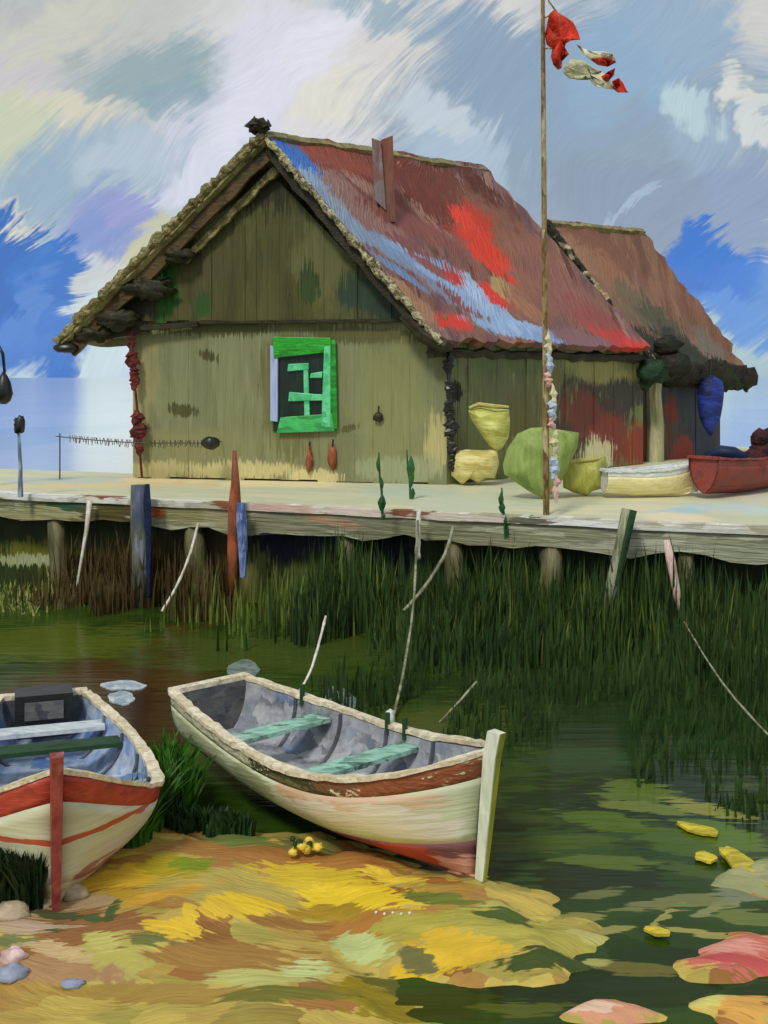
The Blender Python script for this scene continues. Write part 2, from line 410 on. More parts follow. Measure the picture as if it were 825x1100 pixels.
# the quay's own frame: s along its edge, t away from the water
QO = Vector((0, 15.6, 0)); QD = Vector((.933, -.359, 0)).normalized(); QN = Vector((-QD.y, QD.x, 0)); DZ = 1.52
def Q(s, t, z): return QO + QD * s + QN * t + Vector((0, 0, z))
QP = Plane(Q(0, 0, 0), QD, (0, 0, 1))
def qpx(px, py, t=0.0):                  # point on the quay's vertical face plane
    pl = Plane(Q(0, t, 0), QD, (0, 0, 1)); return pl.at(px, py)

def water_mat(name, pal, daubs, rough, bump, bd, st, gain=1.0, spec=.5, warp=.11):
    m = paint(name, pal, st=st, fine=(2.2, 15, 1), uv=True, warp=warp, wsc=1.2, bump=0, rough=rough, spec=spec, gain=gain, daubs=daubs, hv=.13, patch=.45, dry=1.25)
    t = NT(m.node_tree); b = t.N['Principled BSDF']
    uvn = t.n('ShaderNodeUVMap').outputs[0]
    n = t.noise(t.mapping(uvn, (.7, 7, 1)), 1, 3, .6)
    bp = t.n('ShaderNodeBump'); bp.inputs['Strength'].default_value = bump; bp.inputs['Distance'].default_value = bd
    t.l(n.outputs['Fac'], bp.inputs['Height']); t.l(bp.outputs[0], b.inputs['Normal'])
    b.inputs['IOR'].default_value = 1.33
    for l_ in list(b.inputs['Roughness'].links): m.node_tree.links.remove(l_)
    b.inputs['Roughness'].default_value = rough
    return m
water_d = GP.daubs([  # mud and weed tones, with painted reflections laid into the water colour
    (150, 720, 110, 60, 0, '4a3412', .45), (165, 770, 40, 40, 60, '3c260a', .4), (60, 690, 110, 20, 0, '55601c', .5),
    (300, 700, 140, 26, 0, '44521f', .5), (640, 760, 240, 60, 5, '2c3a1c', .5), (480, 775, 90, 24, -5, '4a551f', .5),
    (720, 800, 160, 70, 5, '23381a', .5), (700, 860, 150, 40, 5, '223316', .5), (640, 815, 60, 14, 0, '2f4a26', .5), (770, 790, 60, 24, 0, '2a4420', .5), (680, 851, 40, 12, 5, '5d7028', .3),
    (670, 885, 70, 10, 8, '546b1c', .28), (735, 905, 70, 11, 12, '4c641c', .3), (740, 935, 60, 8, 8, '455a1c', .35), (770, 895, 50, 12, 20, '5a7424', .35),
    (640, 940, 90, 20, 0, '28330f', .5), (650, 960, 30, 6, -8, '6f7440', .4), (720, 970, 60, 7, -5, '7d7f4a', .4), (770, 975, 30, 5, -20, '8b8c58', .4),
    (600, 1065, 130, 24, -5, '27330f', .4), (480, 1080, 70, 20, 0, '3c4410', .4), (700, 1065, 60, 14, 0, '2b3a14', .4), (650, 1000, 24, 4, -10, '9b9450', .35), (712, 985, 18, 4, -40, 'a09a52', .35),
    (640, 1035, 20, 3, 0, 'a8a45a', .3), (810, 960, 40, 10, 0, '7f8563', .4), (600, 905, 60, 7, -4, '4a5e1c', .4), (560, 880, 40, 5, 4, '3c4c1a', .4), (690, 868, 50, 6, 8, '6c7a34', .4), (760, 870, 40, 7, 14, '8a8c3c', .4), (650, 925, 50, 6, 4, '5c6e24', .4), (620, 985, 36, 5, -6, '8f8a44', .4), (800, 985, 40, 8, 6, '6d7a3a', .4), (740, 1000, 30, 4, 10, 'a59c50', .4), (560, 1085, 50, 8, 0, '5a611c', .4), (690, 1040, 40, 6, 4, '6f6a2c', .4),
])
m_water = water_mat('harbour_water', ['20300c', '2b4010', '365016', '253a10'], water_d, .14, .16, .05, (.8, 1.2, 1), gain=.9, spec=.16)
wb = MB(); p0, p1 = Q(-90, .6, 0), Q(90, .6, 0)
wb.add([(-90, -60, 0), (90, -60, 0), p1, p0], [(0, 1, 2, 3)])
tag(wb.build('water', m_water, plane=GP), kind='structure')
m_lake = water_mat('lake_water', ['cfe0e2', 'dfeaea', 'ecf2ee', 'bcd4dc'], (), .09, .05, .05, (.05, .02, 1), gain=.95)
lb = MB(); lb.add([p0, p1, (3800, 300, 0), (3800, 5500, 0), (-3800, 5500, 0), (-3800, 300, 0)], [(0, 1, 2, 3, 4, 5)])
tag(lb.build('lake', m_lake, plane=GP), kind='structure')

m_bank = paint('green_bank', ['6d7c4c', '7f8a58', '8f9a66', '5f7150'], st=(.5, .5, .5), fine=(3, 3, 22), warp=.3, wsc=1, bump=.5, bd=.06, gain=1.1)
def bank():
    mb = MB()
    def fn(u, v):
        x = 10 + 34 * u; y = 30 + 10 * v
        k = math.sin(math.pi * min(1, v * 1.0)) ** .6 * min(1, u * 8)
        return (x, y, -.3 + 3.1 * k * (1 + .12 * N2(x, y, .5, 2)) + .15 * N2(x, y, 2, 7) * k)
    mb.grid(fn, 60, 20)
    tag(mb.build('bank', m_bank, smooth=True), kind='structure')
bank()

# ------------------------------------------------------------------ quay
m_deck = paint('deck_paint', ['c6c7a6', 'bfc2a2', 'd2cba6', 'b8bfa4'], st=(.35, 1.3, 1), fine=(2.2, 20, 1), rot=(0, 0, R(21)), uv=True, warp=.25, wsc=1.2, bump=.5, bd=.03, gain=1.12, hv=.12,
               daubs=Plane((0, 0, DZ), (1, 0, 0), (0, 1, 0)).daubs([
                   (300, 519, 60, 5, 0, 'e6d6a8', .4), (180, 516, 60, 5, 0, 'e2d0a0', .4), (100, 521, 110, 4, 0, 'd9c592', .4), (60, 516, 60, 4, 0, 'b9c3b4', .5),
                   (440, 528, 50, 8, 0, 'b9c2ad', .5), (500, 540, 60, 8, 0, 'c2c6aa', .5), (740, 548, 40, 6, -10, 'a9c3c8', .4), (730, 556, 40, 6, 0, 'dccfae', .4), (790, 545, 50, 6, 0, 'bccac0', .4), (800, 530, 40, 8, 0, 'cfd0b8', .4)]))
fasc_d = QP.daubs([
    (60, 560, 90, 22, 0, '625f3b', .4), (40, 552, 60, 8, 0, '8a865f', .4), (70, 540, 30, 6, 10, '37503a', .35), (120, 552, 30, 20, 0, '4c4522', .4),
    (135, 533, 26, 8, 20, 'a05b35', .3), (112, 533, 30, 5, 0, '8e5432', .4), (172, 548, 10, 10, 0, 'a35a30', .3), (205, 552, 26, 12, 0, '7d7b52', .35), (235, 550, 16, 16, 0, '8c8763', .4),
    (320, 562, 60, 12, 3, '77745a', .35), (300, 578, 40, 6, 3, '1c2238', .35), (410, 570, 50, 14, 0, '6d6c55', .4), (470, 575, 60, 12, 5, '6f6f52', .4), (560, 582, 60, 10, 3, '777759', .4),
    (640, 590, 70, 8, 2, '8b8c74', .4), (760, 592, 80, 10, 2, '83876f', .4), (700, 585, 60, 6, 2, '9b9d88', .4), (360, 560, 30, 5, 10, '94725a', .4)])
m_fascia = paint('fascia_paint', ['6a6a50', '828268', '96977e', '5f5d44'], st=(.8, 3, 1), fine=(1.6, 20, 1), uv=True, warp=.12, wsc=2, bump=.8, bd=.04, gain=1.35, patch=.7, daubs=fasc_d)
wall_d = QP.daubs([
    (45, 600, 60, 16, 0, '6d6d20', .35), (20, 606, 40, 7, 0, 'aab080', .4), (110, 590, 50, 12, 0, '33482a', .4), (120, 630, 60, 40, 0, '4a3c1c', .5), (200, 610, 45, 60, 80, '544a2a', .4), (215, 650, 40, 50, 90, '4c3d1f', .4),
    (300, 590, 50, 20, 0, '20263a', .4), (410, 620, 26, 40, 0, '161c2c', .4), (330, 640, 40, 40, 0, '4f5a2a', .4), (260, 640, 22, 40, 0, '7a7c40', .4), (480, 640, 50, 40, 0, '2b4018', .4)])
m_qwall = paint('quay_wall_paint', ['1e2a12', '2c3b18', '38441f', '1a2416'], st=(3, .6, 1), fine=(24, 1.5, 1), uv=True, warp=.15, wsc=2, bump=.8, bd=.05, gain=1.0, daubs=wall_d)
edge_d = QP.daubs([
    (45, 530, 52, 5, 0, 'e9ebe6', .25), (120, 530, 30, 5, 0, '8e5a3a', .3), (195, 534, 34, 5, 0, 'e6e8e6', .25), (245, 540, 14, 6, 0, '8e5a3a', .3), (300, 545, 40, 5, 3, 'd9b9a8', .3), (380, 549, 40, 5, 3, 'e3d0c2', .3), (445, 552, 30, 4, 3, '8a5a44', .3),
    (500, 556, 50, 4, 3, 'd9cfbe', .3), (640, 564, 50, 5, 3, 'eef0ea', .25), (570, 560, 25, 4, 3, '6c6c58', .3), (720, 570, 40, 4, 3, 'd6d8cc', .3), (790, 574, 40, 5, 3, 'c9cdc0', .3)])
m_edge = paint('edge_paint', ['d9d6c6', 'b0a98c', 'e9e6da', '8f8468'], st=(1.3, 3, 1), fine=(3, 40, 1), uv=True, warp=.08, wsc=4, bump=.6, bd=.02, gain=1.0, daubs=edge_d)
quay = thing('quay', 'long weathered quay with pale deck and dark weedy wall standing in the harbour', 'quay', Q(0, 0, 0))
db = MB()
S0, S1 = -34, 34
poly = [Q(S0, .02, DZ - .06), Q(S1, .02, DZ - .06), Q(S1, 17, DZ - .06), Q(-6.0, 17, DZ - .06), Q(-6.6, 4.0, DZ - .06), Q(S0, 4.0, DZ - .06)]
db.prism(poly, (0, 0, .06)); db.build('deck', m_deck, quay, GP)
ub = MB(); ub.prism([p + Vector((0, 0, 0)) - QN * 0 for p in [Q(S0, .45, -.3), Q(S1, .45, -.3), Q(S1, 16.8, -.3), Q(-5.8, 16.8, -.3), Q(-6.4, 3.8, -.3), Q(S0, 3.8, -.3)]], (0, 0, DZ - .064 + .3))
ub.build('wall', m_qwall, quay, QP)
fb = MB()
def fas(u, v):
    s = S0 + (S1 - S0) * u
    return Q(s, -.02, DZ - .075 - .31 * v - v * (.12 * N2(s, 0, 1.1, 3) + .10 * N2(s, 2, 4, 5)))
fb.shell(fas, 220, 2, lambda u, v: QN * .3); fb.build('fascia_beam', m_fascia, quay, QP)
eb = MB()
def edg(u, v):
    s = S0 + (S1 - S0) * u; return Q(s, -.06 + .02 * N2(s, 1, 2, 1), DZ + .035 - .105 * v + .018 * N2(s, 0, 1.7, 6))
eb.shell(edg, 240, 1, lambda u, v: QN * .16); eb.build('edge_board', m_edge, quay, QP)
m_pile = paint('pile_paint', ['3c3a20', '5a5636', '767250', '2c3018'], st=(3, 3, .7), fine=(20, 20, 1.5), warp=.1, bump=.7, bd=.03, gain=1.1)
for i, s in enumerate((-7.9, -5.6, -3.1, -.6, 1.0, 2.35, 4.1, 6.6)):
    pb = MB(); r0 = .12 + .02 * (i % 3)
    pb.tube([Q(s, .12, -.6), Q(s + .03, .12, .3), Q(s, .12, .8), Q(s - .02, .14, DZ - .37)], [r0 * 1.1, r0, r0 * .95, r0 * .9], 9, .2)
    pb.build('pile', m_pile, quay, smooth=True)

# reeds and weeds at the quay's foot (nobody could count them)
def reeds(name, n, s0, s1, t0, t1, h0, h1, mat, lean=.25, w=.02, pw=1.9, cut=.75):
    """t1 is the quay side: thick and tall there, thinning out and lower towards t0; ragged at both ends"""
    mb = MB()
    for _ in range(n):
        f = rnd.random() ** pw; t = t1 + (t0 - t1) * f
        s = rnd.uniform(s0, s1) + rnd.gauss(0, .25)
        if N2(s, t, .9, 4) < -.30 + .4 * rnd.random() - .15: continue
        if N2(s, 0, 1.6, 12) * .5 + .5 < f * cut: continue
        p = Q(s, t, -.05); h = rnd.uniform(h0, h1) * (1 - .6 * f) * (1 + .6 * N2(s, t, .9, 8)) * rnd.uniform(.6, 1.15)
        mb.blade(p, max(.08, h), w * rnd.uniform(.5, 1.7), (rnd.uniform(-1, 1), rnd.uniform(-1, .3), 0), lean * rnd.random())
    return tag(mb.build(name, mat), 'dark green reeds standing in the water under the quay', 'reeds', kind='stuff')
m_reed_d = paint('reed_dark', ['1c2e12', '28401a', '37501f', '16281a'], st=(1, 1, .5), fine=(20, 20, 3), bump=0, gain=1.1, rough=.7)
m_reed_g = paint('reed_green', ['3c521c', '55681f', '6f7c34', '2f4a18'], st=(1, 1, .5), fine=(20, 20, 3), bump=0, gain=1.1, rough=.7)
m_reed_y = paint('reed_yellow', ['5a641c', '7d8436', '9aa05a', '4c5a1c'], st=(1, 1, .5), fine=(20, 20, 3), bump=0, gain=1.1, rough=.7)
m_reed_b = paint('reed_brown', ['3a2c14', '483a1c', '5a4c2a', '2c2612'], st=(1, 1, .5), fine=(20, 20, 3), bump=0, gain=1.1, rough=.7)
reeds('reeds', 11000, -.8, 9.5, -2.6, .2, .55, 1.25, m_reed_d, w=.018)
tag(reeds('reeds', 7000, .9, 9.5, -5.6, -.6, .25, .62, m_reed_d, .3, .017, 1.0, .62), 'dark reeds thinning out into the deep green water')
tag(reeds('reeds', 3600, -2.6, 9, -2.2, -.1, .4, 1.05, m_reed_g, w=.014), 'lighter green reeds among the dark ones below the quay')
tag(reeds('reeds', 3200, -5.2, -2.2, -1.4, .15, .35, 1.05, m_reed_b, w=.018), 'brown dead reeds below the quay beside the grey blue post')
tag(reeds('grass', 2600, -14, -4.8, -2.0, -.1, .08, .5, m_reed_y, .7, .02), 'low yellow green grass at the far end of the quay', 'grass')

# ------------------------------------------------------------------ fishing hut
FL, FR = Vector((-4.67, 20.8, DZ)), Vector((1.10, 19.5, DZ))
HE = (FR - FL).normalized(); HN = Vector((HE.y, -HE.x, 0))            # HN faces the viewer
PG = Plane(FL, HE, (0, 0, 1))
PV = Plane(FL + HN * .5, HE, (0, 0, 1))
A0, L0, R0 = PV.at(284, 140), PV.at(62, 364), PV.at(474, 364)
A1, R1 = P(520, 178, 24.0), P(700, 374, 23.8)
L1 = L0 + (R1 - R0)
BR = Vector((5.55, 24.05, DZ)); BL = FL + (BR - FR)
hut = thing('fishing_hut', 'olive green plank hut with patched red roof and bright green window on the quay', 'hut', (-1, 21.5, DZ))
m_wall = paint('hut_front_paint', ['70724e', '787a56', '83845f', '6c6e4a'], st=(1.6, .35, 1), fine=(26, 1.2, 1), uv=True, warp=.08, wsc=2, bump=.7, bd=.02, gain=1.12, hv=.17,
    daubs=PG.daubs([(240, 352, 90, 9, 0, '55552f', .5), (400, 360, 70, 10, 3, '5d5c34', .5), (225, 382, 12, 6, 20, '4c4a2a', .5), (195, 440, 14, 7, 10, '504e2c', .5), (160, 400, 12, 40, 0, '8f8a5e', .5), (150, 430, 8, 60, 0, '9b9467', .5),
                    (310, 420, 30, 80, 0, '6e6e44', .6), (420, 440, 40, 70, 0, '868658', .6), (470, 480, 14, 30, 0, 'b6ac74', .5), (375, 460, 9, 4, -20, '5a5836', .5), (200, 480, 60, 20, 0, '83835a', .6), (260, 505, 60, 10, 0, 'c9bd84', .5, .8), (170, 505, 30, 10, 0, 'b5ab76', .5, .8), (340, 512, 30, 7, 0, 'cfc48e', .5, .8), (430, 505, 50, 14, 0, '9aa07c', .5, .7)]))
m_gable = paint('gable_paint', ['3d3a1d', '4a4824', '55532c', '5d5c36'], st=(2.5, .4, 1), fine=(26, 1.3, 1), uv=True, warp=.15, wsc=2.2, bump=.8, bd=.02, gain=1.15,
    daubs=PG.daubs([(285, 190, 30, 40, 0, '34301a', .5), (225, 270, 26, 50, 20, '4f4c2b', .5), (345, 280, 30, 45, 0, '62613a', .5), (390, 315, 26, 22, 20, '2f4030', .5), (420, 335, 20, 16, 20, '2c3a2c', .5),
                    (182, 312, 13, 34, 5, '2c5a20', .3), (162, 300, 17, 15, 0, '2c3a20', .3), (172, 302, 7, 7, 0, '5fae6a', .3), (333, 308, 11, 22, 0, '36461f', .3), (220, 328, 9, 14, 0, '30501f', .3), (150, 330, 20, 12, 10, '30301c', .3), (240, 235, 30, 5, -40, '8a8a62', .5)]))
def planks(mb, pl, top, bot, x0, x1, n, off, th, jd=.02):
    """vertical boards between two px curves on a plane; small steps in depth, uneven ends"""
    for i in range(n):
        a = x0 + (x1 - x0) * i / n; b = x0 + (x1 - x0) * (i + 1) / n - .12
        d = off + jd * rnd.random(); e = rnd.uniform(-1, 1)
        q = [pl.at(a, bot(a) + e * 2), pl.at(b, bot(b) + e * 2), pl.at(b, top(b)), pl.at(a, top(a))]
        n_ = HN if pl is PG else SN
        mb.hexa([p + n_ * d for p in q], [p + n_ * (d - th) for p in q])
fl_py = lambda x: proj(PG.at(x, 500) * 1)[1]
def base_py(x):
    p = PG.at(x, 500); return HY + F * (H - DZ - .005) / p.y
wb_ = MB(); planks(wb_, PG, lambda x: 338, base_py, 143, 480, 17, 0, .06, .010); wb_.build('front_wall', m_wall, hut, PG)
gab = MB()
def gtop(x): return max(170, 178 + (285 - x) * 1.02 if x < 285 else 178 + (x - 285) * 1.06)
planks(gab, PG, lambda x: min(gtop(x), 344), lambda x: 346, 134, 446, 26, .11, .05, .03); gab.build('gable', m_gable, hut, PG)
# side wall
SE = (BR - FR).normalized(); SN = Vector((SE.y, -SE.x, 0))
PS = Plane(FR, SE, (0, 0, 1))
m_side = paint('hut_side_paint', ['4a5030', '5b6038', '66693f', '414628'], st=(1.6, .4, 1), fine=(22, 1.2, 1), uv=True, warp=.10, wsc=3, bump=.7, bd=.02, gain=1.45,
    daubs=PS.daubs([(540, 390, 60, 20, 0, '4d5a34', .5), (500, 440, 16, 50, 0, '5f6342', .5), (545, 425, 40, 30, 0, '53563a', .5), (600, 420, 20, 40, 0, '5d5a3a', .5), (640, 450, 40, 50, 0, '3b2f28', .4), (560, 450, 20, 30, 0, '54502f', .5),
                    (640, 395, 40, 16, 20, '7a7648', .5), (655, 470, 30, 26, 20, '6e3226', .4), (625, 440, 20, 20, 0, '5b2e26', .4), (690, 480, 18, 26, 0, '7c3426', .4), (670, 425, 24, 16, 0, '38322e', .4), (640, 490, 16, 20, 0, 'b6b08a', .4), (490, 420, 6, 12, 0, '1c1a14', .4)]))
sw = MB()
def sbase(x):
    p = PS.at(x, 450); return HY + F * (H - DZ - .005) / p.y
planks(sw, PS, lambda x: 366 + (x - 480) * .04, sbase, 481, 690, 20, 0, .06, .03); sw.build('side_wall', m_side, hut, PS)
m_dark = paint('dark_timber', ['221d12', '2f2818', '3a3420', '1a160e'], st=(2, 2, 2), fine=(8, 8, 30), warp=.1, bump=.6, bd=.02, gain=1.0)
bw = MB(); bw.hexa([FL + SE * .1, BL, BL + Vector((0, 0, 2.5)), FL + SE * .1 + Vector((0, 0, 2.5))], [p + HE * .06 for p in (FL + SE * .1, BL, BL + Vector((0, 0, 2.5)), FL + SE * .1 + Vector((0, 0, 2.5)))])
bw.prism([BL + HE * .07, BR - HE * .07, BR - HE * .07 + Vector((0, 0, 2.4)), (A1 - SE * .6) - Vector((0, 0, .5)), BL + HE * .07 + Vector((0, 0, 2.4))], SE * -.06)
bw.build('back_wall', m_dark, hut)
# roof
PR = Plane(A0, A1 - A0, (R0 - A0))
if PR.n.z < 0: pass
m_roof = paint('red_roof_paint', ['43231d', '5f342b', '845c4c', '654448', '8d6c62', '6e382e'], st=(2.2, .5, 1), fine=(22, 2.2, 1), rot=(0, 0, R(-16)), bend=1.2, bsc=.5, uv=True, warp=.11, wsc=3, bump=1.0, bd=.05, gain=1.25, hv=.34, patch=.7,
    daubs=PR.daubs([
        (420, 190, 110, 34, 15, '733a32', .4), (365, 215, 70, 12, 44, '87808a', .5), (430, 268, 66, 14, 30, '7f8296', .5), (480, 305, 50, 12, 34, '7c8298', .5), (340, 190, 40, 9, 46, '6c88b4', .4), (395, 200, 50, 6, 40, '9a7468', .4), (460, 225, 50, 6, 44, '936a5c', .4), (600, 300, 60, 7, 46, '98705f', .4), (560, 262, 50, 6, 48, '5c342a', .4), (520, 205, 40, 10, 44, '55291f', .4), (360, 165, 60, 14, 20, '8a4636', .4), (480, 210, 70, 26, 30, '6a3428', .4), (540, 250, 60, 24, 45, '7c4f3d', .4), (580, 290, 60, 30, 45, '875a48', .4),
        (400, 240, 60, 14, 30, '87605a', .5), (370, 205, 50, 12, 35, '8a6a62', .5), (350, 225, 50, 10, 45, '807078', .5), (450, 240, 60, 10, 25, '7f4a44', .5),
        (318, 172, 40, 13, 52, '3a6bb4', .25), (300, 152, 16, 6, 50, '3566b6', .3), (334, 196, 26, 11, 44, '8297b4', .35), (362, 222, 30, 9, 44, '8a8f9e', .4), (350, 216, 20, 5, 44, '7d8fac', .4),
        (415, 262, 54, 9, 28, '7188ab', .35), (458, 274, 46, 8, 24, '7b94b6', .3), (430, 292, 40, 4, 34, '6a7d9e', .4), (478, 300, 34, 4, 30, '88a0c2', .3), (380, 242, 40, 9, 38, '7c8ca2', .4),
        (385, 280, 40, 7, 40, '8d6f5c', .4), (440, 320, 50, 7, 40, '9c7358', .4), (410, 300, 40, 5, 42, 'b09868', .5),
        (512, 240, 26, 20, 40, 'b83a24', .3), (528, 268, 38, 13, 48, 'd03a22', .25), (500, 232, 16, 10, 20, 'd8402a', .3), (445, 262, 30, 6, 25, '7b4a48', .4), (470, 286, 34, 5, 30, '86504a', .4), (500, 322, 30, 6, 35, '7a4a48', .4), (500, 300, 22, 10, 30, 'b83326', .3), (535, 315, 26, 10, 50, 'cc3626', .3), (492, 345, 20, 9, 0, 'cc3a2a', .25), (545, 335, 12, 8, 30, 'c43a2c', .3), (505, 320, 14, 8, 30, '9c3a30', .4),
        (528, 328, 42, 11, 28, '8ba2c4', .3), (560, 350, 48, 10, 10, '8ca4c6', .3), (515, 310, 26, 8, 50, '9fb2d0', .35), (588, 360, 30, 5, 5, '7f98c0', .35), (545, 305, 20, 7, 40, 'a58a5c', .4), (570, 325, 30, 8, 45, '94664c', .4),
        (620, 320, 60, 20, 42, '85574d', .4), (650, 345, 40, 14, 30, '8c4a44', .4), (672, 362, 34, 9, 18, 'b03a32', .3), (690, 368, 16, 7, 10, 'c03830', .3), (630, 360, 30, 10, 10, '7d5a5e', .4)]))
UPN = Vector((0, 0, 1))
def slope(a0, a1, e0, e1, sag, rag, seed):
    n_ = (a1 - a0).cross(e0 - a0).normalized()
    if n_.z < 0: n_ = -n_
    def fn(u, v):
        p = (a0 * (1 - u) + a1 * u) * (1 - v) + (e0 * (1 - u) + e1 * u) * v
        p = p + n_ * (-sag * math.sin(math.pi * u) * math.sin(math.pi * v) + .05 * N2(u * 6, v * 6, 1, seed))
        r = rag * N2(u * 22, 3, 1, seed + 2)
        d = (e0 - a0).normalized()
        if v == 1: p = p + d * r * 1.5
        if v == 0: p = p - Vector((0, 0, r * .5))
        if u == 1: p = p + (a1 - a0).normalized() * rag * 1.5 * N2(v * 18, 1, 1, seed + 5)
        return p
    return fn, n_
fnR, nR = slope(A0, A1, R0, R1, .10, .09, 3)
rb_ = MB(); rb_.shell(fnR, 48, 36, lambda u, v: -nR * .16)
roof = rb_.build('roof', m_roof, hut, PR); roof['label'] = 'patched roof slope in red, brown and sky blue'
fnL, nL = slope(A0, A1, L0, L1, .1, .08, 8)
m_thatch = paint('thatch_paint', ['5a5230', '7a7048', '978c60', '463f22'], st=(2, 2, 2), fine=(20, 20, 20), warp=.1, wsc=4, bump=1.0, bd=.05, gain=1.15, hv=.35)
rl = MB(); rl.shell(fnL, 40, 30, lambda u, v: -nL * .16); rl.build('roof', m_thatch, hut)
# verges: rough thatch edge, dark bargeboards beneath
m_cream = paint('cream_edge', ['1f1c10', 'd8cd9c', '3a331c', 'e4dab0', '26210f'], st=(7, 7, 7), fine=(30, 30, 30), warp=.12, wsc=6, bump=1.0, bd=.05, gain=1.0, hv=.3)
m_verge = paint('olive_verge', ['4d4526', 'b8ad7c', '6b6238', '8f8656', '3d3519'], st=(5, 5, 5), fine=(26, 26, 26), warp=.12, wsc=5, bump=1.0, bd=.05, gain=1.05, hv=.3)
def rough_rope(pts, r, n=50, amp=.45, seed=1):
    pts = [Vector(p) for p in pts]; out = []; rad = []
    for i in range(n + 1):
        u = i / n * (len(pts) - 1); k = min(int(u), len(pts) - 2); p = pts[k].lerp(pts[k + 1], u - k)
        out.append(p + Vector((0, 0, .05 * N2(i, 0, .5, seed)))); rad.append(r * (1 + amp * N2(i, 1, .8, seed)))
    return MB().tube(out, rad, 9, .22)
f = HN * .04
rough_rope([A0 + f - Vector((0, 0, .05)), L0 + f - Vector((0, 0, .05))], .085, 70, .8, 2).build('verge', m_verge, hut)
rough_rope([A0 + f - Vector((0, 0, .1)), R0 + f - Vector((0, 0, .08))], .065, 70, .8, 4).build('verge', m_cream, hut)
m_barge_l = paint('barge_brown', ['33301a', '4a4322', '5b4526', '2b2a18', '3d3c20'], st=(1.2, 1.2, 1.2), fine=(8, 8, 20), warp=.15, bump=.8, bd=.03, gain=1.1)
def barge(a, b, w, drop, mat, back=.05):
    mb = MB(); a = Vector(a); b = Vector(b); d = (b - a).normalized()
    dn = d.cross(HN).normalized()
    if dn.z > 0: dn = -dn
    ctr = dn * (drop + w / 2) - HN * back
    def fn(u, v):
        p = a.lerp(b, u) + dn * (drop + w * v) - HN * back
        return p + dn * (.05 * N2(u * 14, 2, 1, w * 10) if v > .5 else 0)
    mb.shell(fn, 30, 2, lambda u, v: -HN * .09); return mb
barge(A0, L0, .34, .08, m_barge_l).build('bargeboard', m_barge_l, hut)
barge(A0, R0, .22, .06, m_dark).build('bargeboard', m_dark, hut)
barge(A0.lerp(L0, .06), A0.lerp(L0, .5), .13, .50, m_verge, .22).build('rafter', m_verge, hut)
# tuft at the peak
tb = MB(); pk = A0 + HN * .05
tb.blob(pk + Vector((-.1, 0, .06)), (.20, .20, .13), .7, 3, 14, 8, 3)
for dx, hh in ((-.2, .18), (-.14, .24), (.05, .15), (.1, .18), (-.02, .12)):
    tb.tube([pk + Vector((dx, 0, .05)), pk + Vector((dx + rnd.uniform(-.05, .05), 0, hh))], [.045, .012], 6, .2)
tb.build('ridge_tuft', m_dark, hut)
# under the left eave: dark lumps and rafters
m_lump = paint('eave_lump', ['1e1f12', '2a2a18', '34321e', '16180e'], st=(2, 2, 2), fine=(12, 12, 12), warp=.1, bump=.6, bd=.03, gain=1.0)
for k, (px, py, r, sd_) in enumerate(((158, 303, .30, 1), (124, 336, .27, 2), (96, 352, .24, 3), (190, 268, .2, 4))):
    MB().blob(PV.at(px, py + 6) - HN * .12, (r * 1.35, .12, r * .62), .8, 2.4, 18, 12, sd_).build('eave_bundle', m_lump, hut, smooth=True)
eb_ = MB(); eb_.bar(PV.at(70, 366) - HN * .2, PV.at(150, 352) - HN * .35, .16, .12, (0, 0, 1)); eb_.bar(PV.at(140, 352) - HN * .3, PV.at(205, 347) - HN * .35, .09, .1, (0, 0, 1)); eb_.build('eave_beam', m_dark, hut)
ev = MB(); ev.bar(PG.at(205, 347) + HN * .12, PG.at(448, 344) + HN * .12, .05, .05, (0, 0, 1)); ev.build('sill_beam', m_dark, hut)
# dark lower corner of the right verge and the eave fascia
er = MB(); er.tube([PV.at(432, 338) - HN * .1, PV.at(455, 358) - HN * .05, PV.at(478, 372) - HN * .02, PV.at(484, 372) - HN * .1], [.10, .14, .13, .08], 8, .25)
er.build('eave_end', m_dark, hut)
fe = MB(); fe.tube([R0.lerp(R1, i / 24) - Vector((0, 0, .22 + .05 * N2(i, 0, .9, 3))) - SN * .25 for i in range(25)], [.09 + .04 * N2(i, 4, .8, 2) for i in range(25)], 7, .2)
fe.build('eave_board', m_dark, hut)
# pegs on the gable's foot
m_black = paint('black_paint', ['14140f', '1f2018', '0f1014'], st=(4, 4, 4), bump=.3, bd=.01, rough=.35, spec=.5)
for px, py, h_ in ((255, 326, .26), (268, 337, .22), (290, 328, .36), (316, 322, .36)):
    p = PG.at(px, py) + HN * .2
    MB().blob(p - HN * .12, (.06, .03, h_ / 2), .9, 2.4, 10, 8, px).build('peg', m_black, hut, smooth=True)
# window
def pxbox(mb, pl, x0, y0, x1, y1, off, th):
    q = [pl.at(x0, y1), pl.at(x1, y1), pl.at(x1, y0), pl.at(x0, y0)]
    nn = HN if pl is PG else SN
    return mb.hexa([p + nn * off for p in q], [p + nn * (off - th) for p in q])
def sheet(mb, pl, quad, off, th):
    q = [pl.at(*p) for p in quad]; nn = HN if pl is PG else SN
    return mb.hexa([p + nn * off for p in q], [p + nn * (off - th) for p in q])
m_glass = paint('window_dark', ['14201a', '1f2e22', '26301f', '101814'], st=(1.5, 1.5, 1.5), fine=(12, 12, 2), bump=.2, bd=.01, rough=.2, spec=.5)
m_gr1 = paint('bright_green', ['1d8c1c', '2aa326', '15701a', '35b52c'], st=(1, 5, 5), fine=(3, 30, 30), bump=.7, bd=.015, gain=1.2, rough=.35, spec=.5)
m_gr2 = paint('mint_green', ['4bb77b', '63c88e', '37a567', '80d6a6'], st=(3, 3, 3), fine=(12, 12, 12), bump=.7, bd=.015, gain=1.2, rough=.35, spec=.5)
